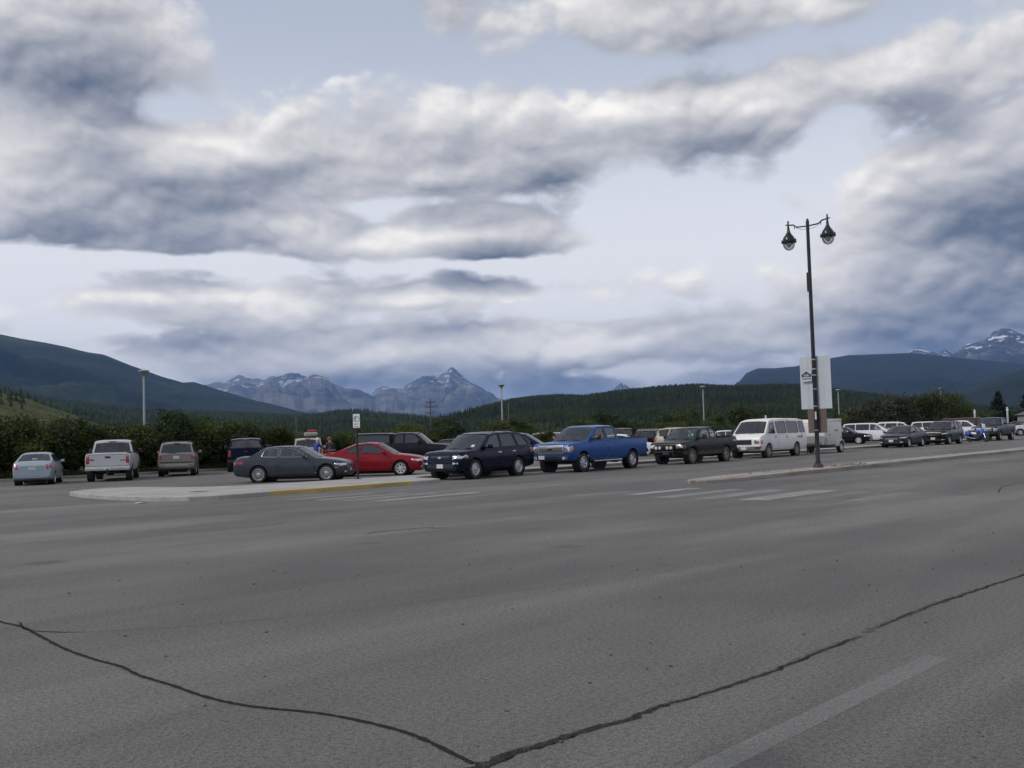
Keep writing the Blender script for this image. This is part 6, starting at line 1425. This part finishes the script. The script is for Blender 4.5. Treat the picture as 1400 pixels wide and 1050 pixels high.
# looser row behind the car park, running away to the right
SG = 'shrubs behind the car park'
def where(p):
    azd = math.degrees(math.atan2(p[0], p[1]))
    return next(n_ for lim, n_ in ((-10.5, 'behind the two people'), (-7.5, 'behind the red coupe'), (-4.6, 'behind the canopy pickup'), (-2.2, 'left of the central lamp'), (1.0, 'behind the navy SUV'), (3.0, 'left of the blue pickup cab'), (5.5, 'behind the blue pickup cab'), (8.0, 'behind the blue pickup bed'), (10.6, 'behind the dusty pickup hood'), (12.4, 'behind the dusty pickup bed'), (15.8, 'behind the white van'), (18.0, 'behind the white trailer'), (20.5, 'behind the nearest white minivan'), (23.0, 'behind the dark kerb sedan'), (25.0, 'behind the motorcycle'), (99, 'behind the dark green pickup')) if azd < lim)
i = 0; a = 37.5
while a < 205:
    t = (a - 37) / 150; p = G(a, -57.5 + random.uniform(-1.6, 1.0) - t * 8)
    if random.random() > .05: shrub(i + 1, p, random.uniform(.9, 1.35), random.uniform(.62, .98), LEAFM if random.random() < .7 else LEAFD, 'low shrub in the loose row ' + where(p), SG)
    i += 1; a += random.uniform(1.5, 2.5) * (1 + t * .7)
for k_ in range(34):
    a = random.uniform(60, 215); p = G(a, -66 - random.random() * 14); shrub(k_, p, random.uniform(1.2, 1.7), random.uniform(.9, 1.35), LEAFM if k_ % 3 else LEAFD, 'taller shrub in the back row ' + where(p), SG)
# several share a landmark: count them from the left as the camera sees them
fam = {}
for o in scene.objects:
    if o.parent is None and o.get('category') == 'shrub': fam.setdefault(o['label'], []).append(o)
ORD = ['leftmost', 'second from left', 'third from left', 'fourth from left', 'fifth from left', 'sixth from left', 'seventh from left', 'eighth from left', 'ninth from left', 'tenth from left', 'eleventh from left', 'twelfth from left']
for lb, os_ in fam.items():
    if len(os_) > 1:
        for n_, o in enumerate(sorted(os_, key=lambda q: q.location.x / q.location.y)): o['label'] = lb + ', ' + ORD[min(n_, 11)]
# trees one can tell apart
def tree(label, az, r_, w, h, seed, mat, cone=False, n=5000, leaf=.14, lumps=26, long=1.0, trunk=.16, group=None):
    p = pol(az, r_); o = empty('conifer_tree' if cone else 'tree', (p[0], p[1], 0)); tag(o, label, 'tree', group)
    g = random.Random(seed); parts = [tube([(0, 0, 0), (.1, .05, h * .4), (.05, .1, h * .9)], [trunk, trunk * .7, trunk * .2], 8)]
    for j in range(7): t = .3 + .08 * j; an = g.random() * 6.28; parts.append(tube([(.08, .05, h * t), (math.cos(an) * w * .2, math.sin(an) * w * .2, h * (t + .10)), (math.cos(an) * w * .38, math.sin(an) * w * .38, h * (t + .16))], [trunk * .4, trunk * .25, trunk * .1], 5, False))
    link('trunk', me('trunk', *join(*parts), angle=50), o, mat=BARK); link('crown', foliage(seed, w, h, n, leaf, lumps, .16 if not cone else .08, cone, long), o, mat=mat)
TG = 'trees at the right end of the car park'
tree('bare brownish tree in the row right of the street lamp signs', 20.3, 168, 7.0, 5.6, 61, TWIG, n=6500, leaf=.16, long=1.9, lumps=34, group=TG)
tree('leafy green tree around the far right car park light', 22.6, 178, 6.5, 7.4, 62, LEAFM, group=TG)
tree('leafy green tree right of the far car park light', 23.5, 182, 5.5, 6.6, 63, LEAFM, group=TG)
tree('leafy green tree left of the far car park light', 21.6, 176, 5.5, 6.2, 64, LEAFD, group=TG)
tree('broad dark conifer behind the dark green pickup', 25.35, 190, 4.6, 6.4, 66, NEED, True, group=TG)
tree('dark conifer at the right edge above the shed', 26.6, 190, 4.6, 5.8, 67, NEED, True, group=TG)
tree('low brown shrubby tree above the white minivans', 19.0, 172, 6.0, 4.6, 68, TWIG, n=4200, leaf=.15, long=1.7, group=TG)
tree('round green tree behind the white van', 13.0, 150, 6.5, 4.9, 69, LEAFD, group='trees behind the car park')
tree('round green tree above the dusty pickup', 9.4, 146, 6.0, 4.6, 70, LEAFD, group='trees behind the car park')
tree('small dark tree behind the blue pickup', 5.1, 140, 5.0, 4.4, 71, LEAFD, group='trees behind the car park')
# rank grass along the back of the kerb
g = np.random.default_rng(5); n = 16000
aa = g.uniform(5, 60, n); bb = -54.75 - g.random(n) ** 1.5 * 2.2; P0 = np.stack([aa * math.sin(HEAD) + bb * math.cos(HEAD), aa * math.cos(HEAD) - bb * math.sin(HEAD), np.full(n, .05)], 1)
an = g.random(n) * 6.28; wv_ = np.stack([np.cos(an), np.sin(an), np.zeros(n)], 1) * .022; hh = .18 + .30 * g.random(n); tip = np.stack([g.normal(size=n) * .1, g.normal(size=n) * .1, hh], 1)
tag(link('grass', me_np('grass', np.stack([P0 - wv_, P0 + wv_, P0 + tip], 1).reshape(-1, 3), np.arange(n * 3).reshape(n, 3)), mat=leaf_mat('grass_blades', (.028, .050, .011), (.058, .070, .020))), 'rank grass along the kerb under the hedge', 'grass', kind='stuff')
